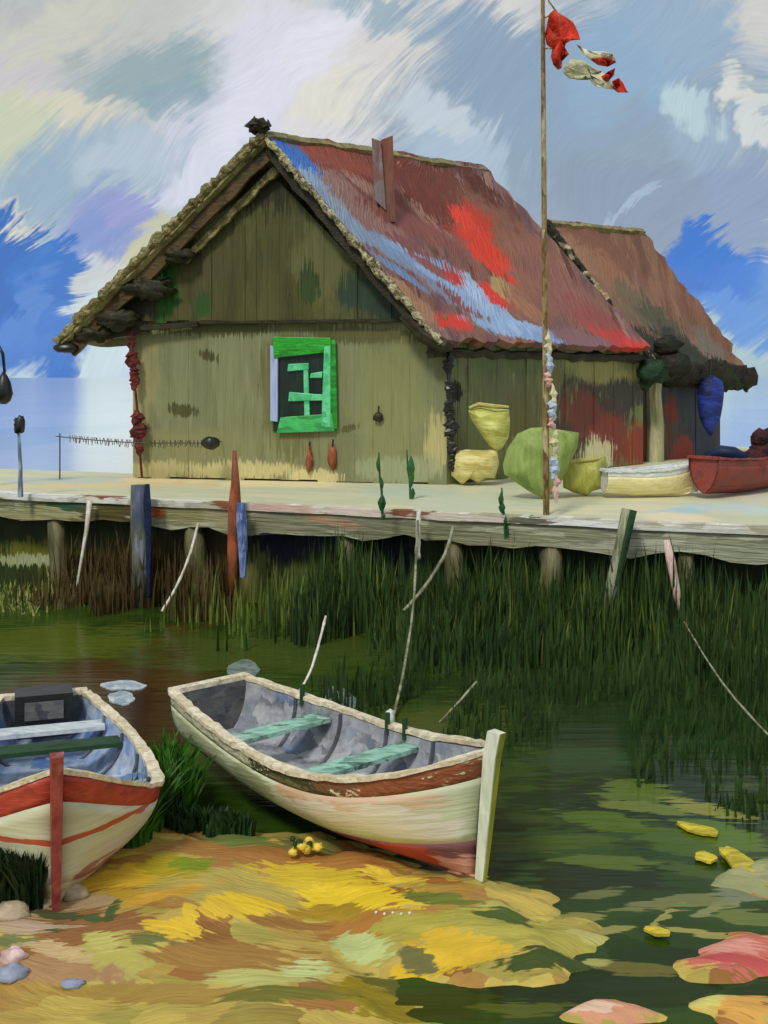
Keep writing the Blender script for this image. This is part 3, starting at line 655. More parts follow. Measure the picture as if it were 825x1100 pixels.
m_gr3 = paint('mid_green', ['2f9a4c', '3fae5c', '2a8240', '55bd74'], st=(1, 3, 3), fine=(3, 25, 25), bump=.7, bd=.015, gain=1.2, rough=.35, spec=.5)
m_lav = paint('lavender', ['93a4cf', 'a9b6da', '8496c4'], st=(3, 3, 1), fine=(20, 20, 2), bump=.5, bd=.01, gain=1.15)
win = MB(); sheet(win, PG, [(294, 463), (357, 461), (357, 366), (296, 364)], .035, .03); win = win.build('window', m_glass, hut)
def wpart(name, quad, off, mat):
    mb = MB(); sheet(mb, PG, quad, off, .06)
    o = mb.build(name, mat, win)
    bv = o.modifiers.new('bevel', 'BEVEL'); bv.width = .012; bv.segments = 2
    return o
wpart('frame', [(296, 385), (358, 378), (357, 363), (295, 362)], .12, m_gr1)
wpart('frame', [(292, 452), (300, 453), (300, 374), (292, 371)], .10, m_lav)
wpart('frame', [(354, 461), (364, 460), (362, 366), (356, 366)], .098, m_gr1)
wpart('frame', [(347, 458), (357, 459), (357, 371), (350, 373)], .125, m_gr2)
wpart('frame', [(299, 465), (361, 463), (358, 444), (303, 448)], .11, m_gr3)
wpart('glazing_bar', [(328, 448), (334, 447), (332, 396), (327, 396)], .075, m_gr2)
wpart('glazing_bar', [(310, 399), (333, 397), (333, 390), (311, 391)], .085, m_gr2)
wpart('glazing_bar', [(311, 431), (350, 430), (350, 424), (312, 421)], .09, m_gr2)
wpart('glazing_bar', [(334, 406), (347, 406), (348, 399), (335, 401)], .08, m_gr2)
# roof pipe / chimney on the slope
cb_ = PR.at(417, 222); ct = P(415, 147, cb_.y)
m_chim = paint('chimney_red', ['5c382e', '6c463a', '79503f', '7a3c30', '6a5248'], st=(3, 3, .8), fine=(16, 16, 2), bump=.8, bd=.02, gain=1.2)
ch = MB(); ch.hexa([cb_ + Vector((-.16, -.16, -.3)), cb_ + Vector((.13, -.16, -.3)), cb_ + Vector((.13, .16, -.3)), cb_ + Vector((-.16, .16, -.3))],
                   [ct + Vector((-.10, -.12, -.08)), ct + Vector((.12, -.12, .0)), ct + Vector((.12, .12, .0)), ct + Vector((-.10, .12, -.08))])
chim = ch.build('chimney', m_chim, hut)
m_flash = paint('chimney_grey', ['80848e', '7a6a66', '7a564a', '95a0ac'], st=(3, 3, 1), fine=(20, 20, 2), bump=.6, bd=.02, gain=1.1)
cs = MB(); cs.hexa([cb_ + Vector((-.24, -.19, .1)), cb_ + Vector((-.04, -.19, -.1)), cb_ + Vector((-.04, -.163, -.1)), cb_ + Vector((-.24, -.163, .1))],
                   [ct + Vector((-.27, -.19, -.06)), ct + Vector((-.10, -.19, -.12)), ct + Vector((-.10, -.15, -.12)), ct + Vector((-.27, -.15, -.06))])
cs.build('flashing', m_flash, chim)

# ------------------------------------------------------------------ net shed behind
S0_, S1_ = P(590, 236, 25.5), P(690, 246, 27.1)
E0, E1 = P(704, 388, 24.5), P(806, 400, 26.5)
dvec = E0 - S0_
W0 = S0_ + Vector((-(dvec.x) * 1.1, -dvec.y * 1.1, dvec.z)); W1 = W0 + (S1_ - S0_)
shed = thing('net_shed', 'brown roofed shed with dark red and navy plank walls behind the green hut', 'shed', (6, 26, DZ))
PE = Plane(S0_, S1_ - S0_, (E0 - S0_))
m_sroof = paint('brown_roof_paint', ['553a2c', '6e4c3b', '82604c', '4d352a'], st=(2.4, .5, 1), fine=(22, 2, 1), rot=(0, 0, R(-14)), bend=.8, bsc=.5, uv=True, warp=.12, wsc=3, bump=.9, bd=.04, gain=1.25,
    daubs=PE.daubs([(640, 262, 50, 18, 30, '77503e', .4), (665, 300, 50, 14, 45, '8a6048', .4), (690, 330, 40, 16, 45, '6a5a48', .4), (720, 350, 40, 16, 40, '4f4a38', .4), (745, 375, 40, 14, 30, '2c3024', .4), (770, 370, 30, 10, 45, '6a5f52', .4), (700, 372, 40, 16, 20, '25281a', .4), (790, 392, 24, 10, 20, '2a241c', .4), (625, 275, 40, 9, 45, '8c6650', .4)]))
fnS, nS = slope(S0_, S1_, E0, E1, .08, .12, 12)
sb = MB(); sb.shell(fnS, 36, 36, lambda u, v: -nS * .16); sb.build('roof', m_sroof, shed, PE)
fnT, nT = slope(S0_, S1_, W0, W1, .08, .1, 14)
sb = MB(); sb.shell(fnT, 24, 24, lambda u, v: -nT * .16); sb.build('roof', m_thatch, shed)
GD = (E0 - S0_).normalized(); SF = Vector((-.82, -.57, 0)).normalized()
mb = MB()
def fb2(u, v):
    p = (S0_ + SF * .05).lerp(E0 + SF * .05, u) - Vector((0, 0, .02 + (.42 + .10 * N2(u * 12, 1, 1, 4)) * v)); return p
mb.shell(fb2, 30, 2, lambda u, v: SF * .1); mb.build('bargeboard', m_dark, shed)
m_fleck = paint('verge_fleck', ['1b1810', '2b2618', '241f14', 'd2bf95', '1b1810'], st=(3, 3, 3), fine=(20, 20, 20), bump=.9, bd=.04, warp=.1)
rough_rope([S0_ + SF * .12 - Vector((0, 0, .03)), E0 + SF * .12 - Vector((0, 0, .03))], .09, 40, .6, 6).build('verge', m_fleck, shed)
SR0, SR1 = Vector((5.72, 24.75, DZ)), Vector((8.05, 26.75, DZ))
XE = (SR1 - SR0).normalized(); XN = Vector((XE.y, -XE.x, 0)); PX = Plane(SR0, XE, (0, 0, 1))
m_swall = paint('shed_wall_paint', ['2f2c30', '3a3538', '4a4448', '2a2a34'], st=(1.4, .6, 1), fine=(20, 1.5, 1), uv=True, warp=.10, wsc=3, bump=.8, bd=.02, gain=1.25,
    daubs=PX.daubs([(725, 440, 10, 16, 0, '7c3426', .4), (738, 485, 22, 18, 0, '80362a', .35), (745, 430, 20, 30, 0, '3c4450', .4), (755, 470, 12, 24, 0, '32384a', .4), (705, 470, 20, 20, 0, '5a3a2c', .4)]))
mb = MB(); SL0 = SR0 + Vector((-4.2, 2.6, 0)); SL1 = SL0 + (SR1 - SR0); U = Vector((0, 0, 2.05))
for i in range(12):
    a = SR0.lerp(SR1, i / 12); b = SR0.lerp(SR1, (i + .985) / 12); d = XN * (.02 * rnd.random())
    mb.hexa([a + d, b + d, b + d + U, a + d + U], [p - XN * .06 for p in (a, b, b + U, a + U)])
mb.build('side_wall', m_swall, shed, PX)
mb = MB()
mb.prism([SR0 + SF * -.02, SL0, SL0 + U, S0_ - Vector((0, 0, .5)) - SF * .3, SR0 + U], -SF * .06); mb.prism([SR1, SL1, SL1 + U, S1_ - Vector((0, 0, .5)) + SF * .3, SR1 + U], SF * .06)
mb.build('gable', m_dark, shed)
# drooping dark eave with thick tufts
m_tuft = paint('eave_tuft', ['1c1a12', '2b2318', '231f1a', '1e2a16', '3a2c22'], st=(2, 2, 2), fine=(14, 14, 14), bump=.8, bd=.04, warp=.12)
for k in range(13):
    u = (k + .3) / 12.4; p = E0.lerp(E1, u) - Vector((0, 0, .10 + .10 * rnd.random())) + SF * .05 - XN * .15
    MB().blob(p, (.30 + .16 * rnd.random(), .22, .24 + .12 * rnd.random()), .55, 2.2, 14, 9, k + 20).build('eave_tuft', m_tuft, shed, smooth=True)
m_tuftg = paint('eave_moss', ['16301c', '1f4022', '12241a', '2a4a28'], st=(2, 2, 2), fine=(14, 14, 14), bump=.8, bd=.04, warp=.12)
for k, (px, py, r) in enumerate(((672, 384, .3), (700, 400, .34), (725, 392, .32), (690, 412, .18), (650, 384, .2), (716, 372, .26))):
    MB().blob(P(px, py, 23.9 + k * .05), (r * 1.2, r * .7, r * .8), .55, 2, 14, 9, k + 50).build('eave_moss', m_tuftg if k % 3 < 2 else m_tuft, shed, smooth=True)
m_post = paint('pale_post', ['8f9068', 'a5a27a', 'b8b08a', '77784e'], st=(4, 4, 1), fine=(20, 20, 3), bump=.7, bd=.02, gain=1.15)
mb = MB(); pb0 = SR0 + XN * .12 + XE * .28; mb.tube([pb0, pb0 + Vector((.02, 0, .8)), pb0 + Vector((-.02, 0, 1.5)), pb0 + Vector((0, 0, 2.0))], [.20, .18, .17, .19], 8, .12)
mb.build('porch_post', m_post, shed)

# ------------------------------------------------------------------ flagpole and flag
FY = 15.35
fp = G(587, 553, DZ); fp = Vector((fp.x, fp.y, DZ))
flagpole = thing('flagpole', 'tall thin weathered flagpole with peeling white and red wrapping on the quay', 'flagpole', fp)
m_pole = paint('pole_paint', ['5a3c22', 'a98f5c', '6e5228', 'c9b88a', '4c3820'], st=(8, 8, 2.2), fine=(30, 30, 6), bump=.5, bd=.01)
def polept(py): return P(583 + (587 - 583) * max(0, (py - 0)) / 553, py, fp.y)
mb = MB(); mb.tube([fp + Vector((0, 0, 0))] + [polept(k) for k in (480, 380, 260, 130, 10, -60, -120)], [.045, .042, .04, .036, .032, .028, .024, .02], 8, .1)
mb.build('pole', m_pole, flagpole, smooth=True)
m_wr = [paint('wrap_cream', ['d6cf9c', 'e3dcb4', 'bdb27c'], st=(5, 5, 2), fine=(30, 30, 8), bump=.8, bd=.02),
        paint('wrap_pink', ['d39a92', 'e0b8ae', 'c4766c'], st=(5, 5, 2), fine=(30, 30, 8), bump=.8, bd=.02),
        paint('wrap_blue', ['a9bbd6', 'c2cede', '8fa4c8'], st=(5, 5, 2), fine=(30, 30, 8), bump=.8, bd=.02)]
for k, (dx, y0, y1, r, mi) in enumerate(((3, 356, 385, .07, 0), (4, 378, 404, .07, 2), (3, 398, 416, .075, 1), (7, 412, 438, .06, 0), (6, 430, 452, .09, 2), (6, 446, 462, .07, 1), (9, 462, 492, .09, 0), (8, 490, 514, .10, 2), (10, 508, 540, .06, 1))):
    a, b = polept(y0) + Vector((dx * fp.y / F, -.05, 0)), polept(y1) + Vector((dx * fp.y / F, -.05, 0)); n = 7
    MB().tube([a.lerp(b, i / n) + Vector((.02 * rnd.uniform(-1, 1), 0, 0)) for i in range(n + 1)], [max(.014, r * .62 * math.sin(math.pi * (i + .5) / (n + 1)) ** .6 * (1 + .8 * N2(i * .8, k, 1, 3))) for i in range(n + 1)], 8, .3).build('wrapping', m_wr[mi], flagpole)
m_fr = paint('flag_red', ['c22a18', 'd83a22', 'a02616', 'c9622a'], st=(4, 4, 4), fine=(20, 20, 20), bump=.8, bd=.02, gain=1.25)
m_fw = paint('flag_cream', ['e0ddb8', 'ecead2', 'c9c692', 'f0efe4'], st=(4, 4, 4), fine=(20, 20, 20), bump=.8, bd=.02, gain=1.1)
flag = thing('flag', 'torn red and cream flag drooping from the tall pole', 'flag', polept(20))
def rag(name, pts, mat, dy, seed):
    base = [P(x, y, fp.y) for x, y in pts]
    mb = MB(); c = sum(base, Vector()) / len(base)
    n = len(base)
    ring = [p + Vector((0, dy + .10 * math.sin(p.x * 9 + p.z * 7 + seed), 0)) for p in base]
    mid = [c.lerp(p, .55) + Vector((0, dy - .10 * math.sin(p.x * 14 + p.z * 5 + seed), 0)) for p in base]
    vs = ring + mid + [c + Vector((0, dy - .04, 0))]
    fs = [(i, (i + 1) % n, n + (i + 1) % n, n + i) for i in range(n)] + [(n + i, n + (i + 1) % n, 2 * n) for i in range(n)]
    mb.add(vs, fs); o = mb.build(name, mat, flag, smooth=True)
    so_ = o.modifiers.new('thick', 'SOLIDIFY'); so_.thickness = .012
    return o
rag('red_field', [(589, 18), (593, 14), (600, 17), (608, 20), (616, 24), (620, 34), (622, 44), (614, 44), (607, 48), (605, 58), (611, 58), (605, 64), (604, 72), (600, 75), (594, 70), (592, 60), (594, 51), (588, 46), (586, 36), (588, 26)], m_fr, -.02, 1)
rag('cream_field', [(606, 70), (612, 66), (622, 68), (630, 73), (638, 78), (646, 78), (652, 82), (656, 92), (660, 98), (652, 98), (640, 95), (634, 88), (622, 86), (612, 83), (606, 78)], m_fw, -.05, 2)
rag('cream_strip', [(620, 47), (634, 54), (648, 56), (658, 60), (661, 68), (655, 70), (642, 66), (630, 60)], m_fw, -.01, 3)
rag('red_patch', [(635, 63), (645, 63), (656, 67), (660, 70), (652, 73), (643, 69)], m_fr, -.06, 4)
rag('red_patch', [(644, 84), (652, 79), (658, 77), (657, 84), (652, 89), (646, 89)], m_fr, -.10, 5)
rag('red_tip', [(655, 90), (662, 87), (667, 93), (670, 100), (672, 103), (664, 102), (658, 97)], m_fr, -.07, 6)
# halyard that ties the flag to the pole
for hp_ in ([polept(20), P(592, 16, fp.y - .02)], [polept(52), P(593, 52, fp.y - .02)], [polept(-20), P(590, 2, fp.y), P(601, 17, fp.y)]):
    MB().tube(hp_, .011, 6).build('halyard', m_pole, flag)

# ------------------------------------------------------------------ boats
def boat(name, label, stern, bow, half, hs, bowh, spec_, group=None, tr=.62, z=0.0, wmax=.45, full=.5, rake=.10, seats=(.28, .52, .74), stemtop=.2, fine=1.0, cat='rowing boat', keel0=.10, stemw=.045, seatz=.12, slim=1.0):
    """lofted open boat; hs(t) sheer height, half(t) half-breadth; t=0 transom, t=1 stem"""
    stern = Vector((*stern, z)); bow = Vector((*bow, z)); ax = bow - stern; L = ax.length; ax.normalize(); pr = Vector((-ax.y, ax.x, 0))
    root = thing(name, label, cat, stern.lerp(bow, .5), group)
    def hk(t): return keel0 * (1 - min(1, t * 3)) * .6 + (.0 if t < .8 else ((t - .8) / .2) ** 2 * .05)
    def pt(t, s, side, inset=0.0, dz=0.0):
        b = max(half(t) - inset, .0) if t < 1 else 0.0
        h0, h1 = hk(t) + inset * .8, hs(t)
        bb = b * (1 - (1 - s) ** (2.4 if t < .7 else 2.4 - (t - .7) * 3.3))
        zz = h0 + (h1 - h0) * s ** 1.25
        x = L * t + (rake * (zz - .2) * max(0, (t - .6) / .4) ** 1.5) - (inset * 1.0 if t > .97 else 0)
        return stern + ax * x + pr * side * bb + Vector((0, 0, zz + dz))
    NT_, t0 = 40, 0.0
    def strip(s0, s1, ns, th, mat, nm, plane=None):
        mb = MB()
        for side in (-1, 1):
            fn = lambda u, v, sd=side: pt(u, s0 + (s1 - s0) * v, sd)
            mb.shell(fn, NT_, ns, lambda u, v, sd=side: (pr * -sd * th if u < .97 else -ax * th * .5 - pr * sd * th * .1))
        return mb.build(nm, mat, root, plane, smooth=True)
    sp = spec_
    hp = Plane(stern, ax, (0, 0, 1))
    strip(0, sp['wl'], 6, .03, sp['bottom'], 'bottom', hp)
    strip(sp['wl'], sp['st'], 7, .035, sp['hull'], 'hull', hp)
    strip(sp['st'], 1.0, 4, .045, sp['strake'], 'sheer_strake', hp)
    # inside
    mb = MB()
    for side in (-1, 1):
        mb.grid(lambda u, v, sd=side: pt(u * .985, .12 + .86 * v, sd, .05 * slim), NT_, 8)
    mb.build('lining', sp['inside'], root, smooth=True)
    mb = MB()
    def fl(u, v):
        t = .02 + .9 * u; s = .36
        a, b = pt(t, s, -1, .04 * slim), pt(t, s, 1, .04 * slim)
        return a.lerp(b, v)
    mb.grid(fl, 20, 4); mb.build('floor', sp['floor'], root)
    # transom
    mb = MB(); ring = [pt(0, k / 8, -1) for k in range(8, -1, -1)] + [pt(0, k / 8, 1) for k in range(1, 9)]
    mb.prism(ring, ax * .045); mb.build('transom', sp['transom'], root)
    # gunwale rails
    mb = MB()
    for side in (-1, 1):
        def g(u, v, sd=side):
            p = pt(u, 1.0, sd); o = pr * sd * (.025 - .085 * v * slim) if u < .96 else pr * sd * (.012 - .02 * v) - ax * .05 * v
            return p + o + Vector((0, 0, .028 + .016 * N2(u * 26, v, 1, side))) + pr * (.012 * N2(u * 34, 2, 1, side + 3))
        mb.shell(g, NT_, 1, lambda u, v: Vector((0, 0, -.03)))
    mb.bar(pt(0, 1, -1) + Vector((0, 0, .02)), pt(0, 1, 1) + Vector((0, 0, .02)), .04, .09, (0, 0, 1))
    mb.build('gunwale', sp['rail'], root)
    # stem post
    n = 12; path = []
    for k in range(n + 1):
        s = k / n; path.append(pt(1, s, 1) + ax * .03)
    path.append(path[-1] + Vector((0, 0, stemtop)) + ax * stemtop * .25)
    mb = MB()
    for a, b in zip(path, path[1:]): pass
    vs = []; 
    for i, p in enumerate(path):
        w = stemw * (.7 + .5 * i / n); dpt = .035 + .02 * i / n
        vs += [p + pr * w - ax * dpt * .8, p + pr * w * .8 + ax * dpt, p - pr * w * .8 + ax * dpt, p - pr * w - ax * dpt * .8]
    fs = [[4 * i + k, 4 * i + (k + 1) % 4, 4 * i + 4 + (k + 1) % 4, 4 * i + 4 + k] for i in range(len(path) - 1) for k in range(4)] + [[3, 2, 1, 0], [4 * len(path) - 4 + k for k in range(4)]]
    mb.add(vs, fs); st_ = mb.build('stem', sp['stem'], root)
    if 'stem2' in sp:                     # the other side of the stem painted differently
        sgn = sp['stem2side']
        mb = MB(); v2 = []
        for i, p in enumerate(path):
            w = stemw * (.7 + .5 * i / n); dpt = .035 + .02 * i / n
            a, b = p + pr * sgn * (w + .004) - ax * dpt * .6, p + pr * sgn * (w * .8 + .004) + ax * (dpt + .003); c = p - pr * sgn * w * .45 + ax * (dpt + .004)
            v2 += [a, b, c]
        f2 = [[3 * i + k, 3 * i + k + 1, 3 * i + 3 + k + 1, 3 * i + 3 + k] for i in range(len(path) - 1) for k in range(2)]
        mb.add(v2, f2); mb.build('stem_face', sp['stem2'], st_)
    for i, t in enumerate(seats):
        mb = MB(); a = pt(t, .97, -1, .06 * slim, -seatz * .6); b = pt(t, .97, 1, .06 * slim, -seatz * .6)
        mb.bar(a, b, .20 * fine, .035 * fine, ax); mb.build('seat', sp['seat'][i % len(sp['seat'])], root)
    # ribs
    for t in [.2 + .16 * k for k in range(4)] if slim == 1 else []:
        pts = [pt(t, .2 + .78 * k / 6, -1, .062 * slim) for k in range(6, -1, -1)] + [pt(t, .2 + .78 * k / 6, 1, .062 * slim) for k in range(7)]
        MB().tube(pts, .016 * slim, 5).build('rib', sp['rib'], root)
    return root, pt, ax, pr
m_white_in = paint('boat_blue_inside', ['5b78a8', '8299bd', 'a9b4c4', '6c7f9c', '4a6ba8'], st=(3, 3, 4), fine=(14, 14, 14), warp=.1, bump=.5, bd=.01, gain=1.15)
m_gray_in = paint('boat_grey_inside', ['747a82', '8b9098', 'a3a3a6', '666a72', '6f86a8'], st=(3, 3, 4), fine=(14, 14, 14), warp=.1, bump=.5, bd=.01, gain=1.15)
m_cream_rail = paint('cream_rail', ['e4d6b6', 'cfc09c', 'f0e4c8', '9a8a66'], st=(6, 6, 6), fine=(30, 30, 30), warp=.06, bump=.8, bd=.015, gain=1.0)
m_red = paint('boat_red', ['8e2a22', 'a5362c', 'b84a38', '7a2620'], st=(3, 3, 4), fine=(6, 6, 40), warp=.08, bump=.6, bd=.012, gain=1.15, rough=.4, spec=.45)
m_stem_red = paint('stem_red', ['6e2422', '94483f', '7c302c', 'a86a5e'], st=(6, 6, 3), fine=(30, 30, 8), bump=.7, bd=.012, gain=1.15)
m_seat_w = paint('seat_white', ['b9c6cc', 'd2dadb', '97a8b4'], st=(4, 8, 8), fine=(10, 30, 30), bump=.6, bd=.01)
m_seat_t = paint('seat_teal', ['6aa48e', '9ccab6', '35584a', 'c9e4da'], st=(3, 6, 6), fine=(10, 30, 30), bump=.7, bd=.01, gain=1.05)
m_seat_g = paint('seat_green', ['1e3a22', '2a4a2a', '16281c'], st=(3, 6, 6), fine=(10, 30, 30), bump=.6, bd=.01)
m_rib = paint('rib_grey', ['6b7078', '4c5058', '83868c'], st=(4, 4, 4), bump=.3, bd=.005)

# left boat, nearly bow on
lb_bow, lb_stern = (-2.02, 6.88), (-3.02, 9.9)
hpl = Plane((*lb_stern, 0), Vector((lb_bow[0] - lb_stern[0], lb_bow[1] - lb_stern[1], 0)), (0, 0, 1))
Ll = math.hypot(lb_bow[0] - lb_stern[0], lb_bow[1] - lb_stern[1])
m_hull_l = paint('hull_cream', ['c9c8a0', 'd9d8b4', 'cccba8', 'e0dfc6'], st=(1.2, 2.2, 1), fine=(2.5, 22, 1), uv=True, warp=.08, wsc=4, bump=.5, bd=.012, gain=1.0, hv=.1,
    daubs=[(Ll - .35, .53, .55, .022, 3, 'c2603f', .35, 1), (Ll - .30, .24, .28, .055, 4, 'b57872', .3, 1), (Ll - .62, .36, .35, .12, 0, 'd6d0cc', .5, 1), (Ll - .95, .35, .35, .12, 0, 'c9ccc4', .5, 1)])
m_bot_l = paint('bottom_l', ['c9c49a', 'b9b084', 'a9755e', 'd2cca2'], st=(1.5, 3, 1), fine=(3, 30, 1), uv=True, warp=.1, bump=.6, bd=.012)
def half_l(t): return .74 * (.44 + .56 * math.sin(math.pi * min(1, .04 + t * .66))) * max(0, 1 - max(0, (t - .70) / .30) ** 2.4) ** .75
def hs_l(t): return .52 + .05 * (1 - t) ** 2 + (.0 if t < .6 else .47 * ((t - .6) / .4) ** 2.8)
boat_l, pt_l, ax_l, pr_l = boat('rowing_boat', 'cream rowing boat with red bow band and blue inside, drawn up bow first', lb_stern, lb_bow, half_l, hs_l, 1, dict(
    wl=.32, st=.85, bottom=m_bot_l, hull=m_hull_l, strake=m_red, inside=m_white_in, floor=m_white_in, transom=m_rib, rail=m_cream_rail, stem=m_stem_red, seat=[m_seat_w, m_seat_g, m_white_in], rib=m_rib), seats=(.2, .34, .62), stemtop=.14, rake=.14, z=.0, stemw=.034)
# engine box by the stern
mb = MB(); c0 = pt_l(.03, .96, 0)
cE = (pt_l(.05, 1, -1) + pt_l(.05, 1, 1)) / 2 + Vector((0, 0, .10))
mb.bar(cE + Vector((0, 0, -.12)) - pr_l * .24, cE + Vector((0, 0, -.12)) + pr_l * .24, .24, .30, (0, 0, 1)); eng = mb.build('stern_box', m_black, boat_l)
m_boxg = paint('box_grey', ['3a3a3e', '55565c', '6c6a68', '2a2a2c'], st=(5, 5, 5), fine=(5, 5, 30), bump=.5, bd=.01)
mb = MB(); mb.bar(cE + ax_l * .16 + Vector((0, 0, -.13)) - pr_l * .16, cE + ax_l * .16 + Vector((0, 0, -.13)) + pr_l * .16, .15, .03, (0, 0, 1)); mb.build('panel', m_boxg, eng)

# right boat, seen over its side
rb_bow, rb_stern = (.62, 7.30), (-1.52, 9.75)
Lr = math.hypot(rb_bow[0] - rb_stern[0], rb_bow[1] - rb_stern[1])
m_hull_r = paint('hull_cream_green', ['bcc49e', 'ccd3b2', 'c5cca8', 'd9dcc4'], st=(.8, 2.4, 1), fine=(3, 26, 1), rot=(0, 0, R(-12)), uv=True, warp=.08, wsc=3, bump=.6, bd=.014, gain=1.1, hv=.1,
    daubs=[(Lr - .65, .50, .55, .10, 8, 'd6b79c', .5, 1), (Lr - .95, .36, .4, .08, 0, 'dad6c4', .5, 1), (Lr - .35, .40, .3, .14, 0, 'e0dccc', .5, 1), (Lr - 1.2, .44, .3, .06, 10, 'cfae90', .5, 1), (.7, .4, .6, .14, -10, 'bcc095', .5, 1), (1.5, .35, .3, .1, 0, 'a9ae84', .5, 1), (Lr - .5, .62, .25, .03, 5, 'd9c4a4', .5, 1)])
m_bot_r = paint('bottom_r', ['5d3a3c', '6e474a', '7a4f52', '4c3034'], st=(1.2, 3, 1), fine=(3, 30, 1), uv=True, warp=.08, wsc=4, bump=.6, bd=.012, gain=1.1,
    daubs=[(Lr - .45, .12, .42, .09, 4, 'b04a3a', .35, 1), (Lr - .12, .1, .16, .10, 0, 'd39a88', .35, 1), (Lr - .9, .2, .3, .04, 4, '74405c', .4, 1)])
m_strake_r = paint('strake_r', ['b9ba92', 'c9c8a4', 'a9a880', 'd2ceb0'], st=(3, 8, 1), fine=(18, 30, 1), uv=True, warp=.06, wsc=5, bump=1.0, bd=.02, gain=1.05,
    daubs=[(Lr - 1.2, .5, .50, .10, 4, '46472a', .25, 1), (Lr - 1.3, .46, .3, .05, 3, '6c6a44', .4, 1), (Lr - .30, .70, .44, .14, 14, '94563a', .2, 1), (Lr - .2, .82, .3, .05, 14, 'ab6a44', .4, 1), (Lr - .75, .6, .2, .05, 8, '7a5236', .3, 1)])
m_stem_w = paint('stem_white', ['e6ebdc', 'd4dcc6', 'f0f2e8'], st=(4, 4, 2), fine=(20, 20, 4), bump=.5, bd=.01)
m_stem_o = paint('stem_olive', ['8a9024', '9fa436', '747d1e'], st=(4, 4, 2), fine=(20, 20, 4), bump=.5, bd=.01, gain=1.1)
def half_r(t): return .64 * (.52 + .48 * math.sin(math.pi * min(1, .06 + t * .66))) * max(0, 1 - max(0, (t - .62) / .38) ** 3.0) ** .62
def hs_r(t): return .52 + .12 * (1 - t) ** 2.2 + (.0 if t < .45 else .36 * ((t - .45) / .55) ** 2.2)
boat_r, pt_r, ax_r, pr_r = boat('rowing_boat', 'cream rowing boat with tall white stem and grey inside, lying side on', rb_stern, rb_bow, half_r, hs_r, 1, dict(
    wl=.40, st=.86, bottom=m_bot_r, hull=m_hull_r, strake=m_strake_r, inside=m_gray_in, floor=m_gray_in, transom=m_boxg, rail=m_cream_rail, stem=m_stem_w, stem2=m_stem_o, stem2side=1, seat=[m_seat_t, m_seat_t, m_gray_in], rib=m_rib), seats=(.30, .60), stemtop=.17, rake=.12, z=.07, stemw=.028)
# thole pins
for t in (.22, .52, .58):
    p = pt_r(t, 1, 1); MB().tube([p + Vector((0, 0, -.05)) - pr_r * .05, p + Vector((0, 0, .12)) - pr_r * .05], .022, 7).build('thole_pin', m_seat_g, boat_r)
mb = MB(); p = pt_r(.93, .9, 1) + pr_r * .02; mb.box(p - Vector((.03, .03, .035)), p + Vector((.03, .03, .035))); mb.build('fairlead', m_boxg, boat_r)

# small boats on the quay
m_dc = paint('dinghy_cream', ['e3d596', 'efe3b0', 'd6c684'], st=(1.5, 4, 4), fine=(4, 30, 30), bump=.5, bd=.01, gain=1.1)
m_navy = paint('navy', ['131d3a', '1d2a4e', '0f1428'], st=(3, 3, 3), fine=(6, 30, 30), bump=.5, bd=.01)
m_wh = paint('dinghy_white', ['e3e4dc', 'cfd4d2', 'f0f0ea'], st=(3, 3, 3), bump=.4, bd=.01)
m_db = paint('dinghy_red', ['6a3430', '7c3f3a', '8a3a30', '5c2c2a'], st=(2, 4, 4), fine=(4, 30, 30), bump=.6, bd=.012, gain=1.15)
g0, g1 = G(648, 535, DZ), G(746, 533, DZ)
def half_d(t): return .30 * (.7 + .3 * math.sin(math.pi * t)) * max(0, 1 - max(0, (t - .6) / .4) ** 2.2) ** .8
def hs_d(t): return .40 + .12 * max(0, (t - .4) / .6) ** 2
boat('dinghy', 'small cream dinghy with navy inside on the quay beside the red boat', (g0.x, g0.y), (g1.x, g1.y), half_d, hs_d, 1, dict(
    wl=.3, st=.82, bottom=m_dc, hull=m_dc, strake=m_wh, inside=m_navy, floor=m_navy, transom=m_wh, rail=m_wh, stem=m_wh, seat=[m_navy], rib=m_navy), seats=(.5,), stemtop=.06, z=DZ + .02, fine=.6, cat='dinghy', stemw=.04, slim=.6)
g0, g1 = G(756, 536, DZ), G(850, 522, DZ)
def hs_e(t): return .55 + .20 * abs(t - .4) ** 1.5
boat('dinghy', 'brick red dinghy on the quay with a dark heap of nets in it', (g0.x, g0.y), (g1.x, g1.y), lambda t: half_d(t) * 1.25, hs_e, 1, dict(
    wl=.3, st=.85, bottom=m_db, hull=m_db, strake=m_db, inside=m_navy, floor=m_navy, transom=m_db, rail=m_db, stem=m_db, seat=[m_navy], rib=m_navy), seats=(.45,), stemtop=.05, z=DZ + .02, fine=.6, cat='dinghy', stemw=.04, slim=.6)
m_net = paint('net_dark', ['1a1414', '2a1a1c', '5a1f22', '16161e', '3a2024'], st=(6, 6, 6), fine=(30, 30, 30), bump=1, bd=.03, warp=.1)
mb = MB()
gN = G(812, 527, DZ)
for k, (dx, dz, r) in enumerate(((0, .55, .24), (.22, .62, .26), (.12, .86, .2), (-.22, .52, .12), (.34, .8, .18))):
    mb.blob(gN + Vector((dx, .05 * k - .1, dz)), (r, r * .8, r * .8), .6, 2.6, 14, 9, k + 70)
tag(mb.build('net_heap', m_net, smooth=True), 'dark red and black heap of nets piled in the red dinghy', 'fishing nets')
mb = MB(); gB = G(775, 530, DZ)
mb.tube([gB + Vector((-.22, .1, .60)), gB + Vector((-.05, 0, .66)), gB + Vector((.2, 0, .62)), gB + Vector((.42, 0, .56))], [.05, .12, .13, .06], 9, .2)
tag(mb.build('tarpaulin_roll', m_navy, smooth=True), 'rolled navy tarpaulin across the stern of the red dinghy', 'tarpaulin')

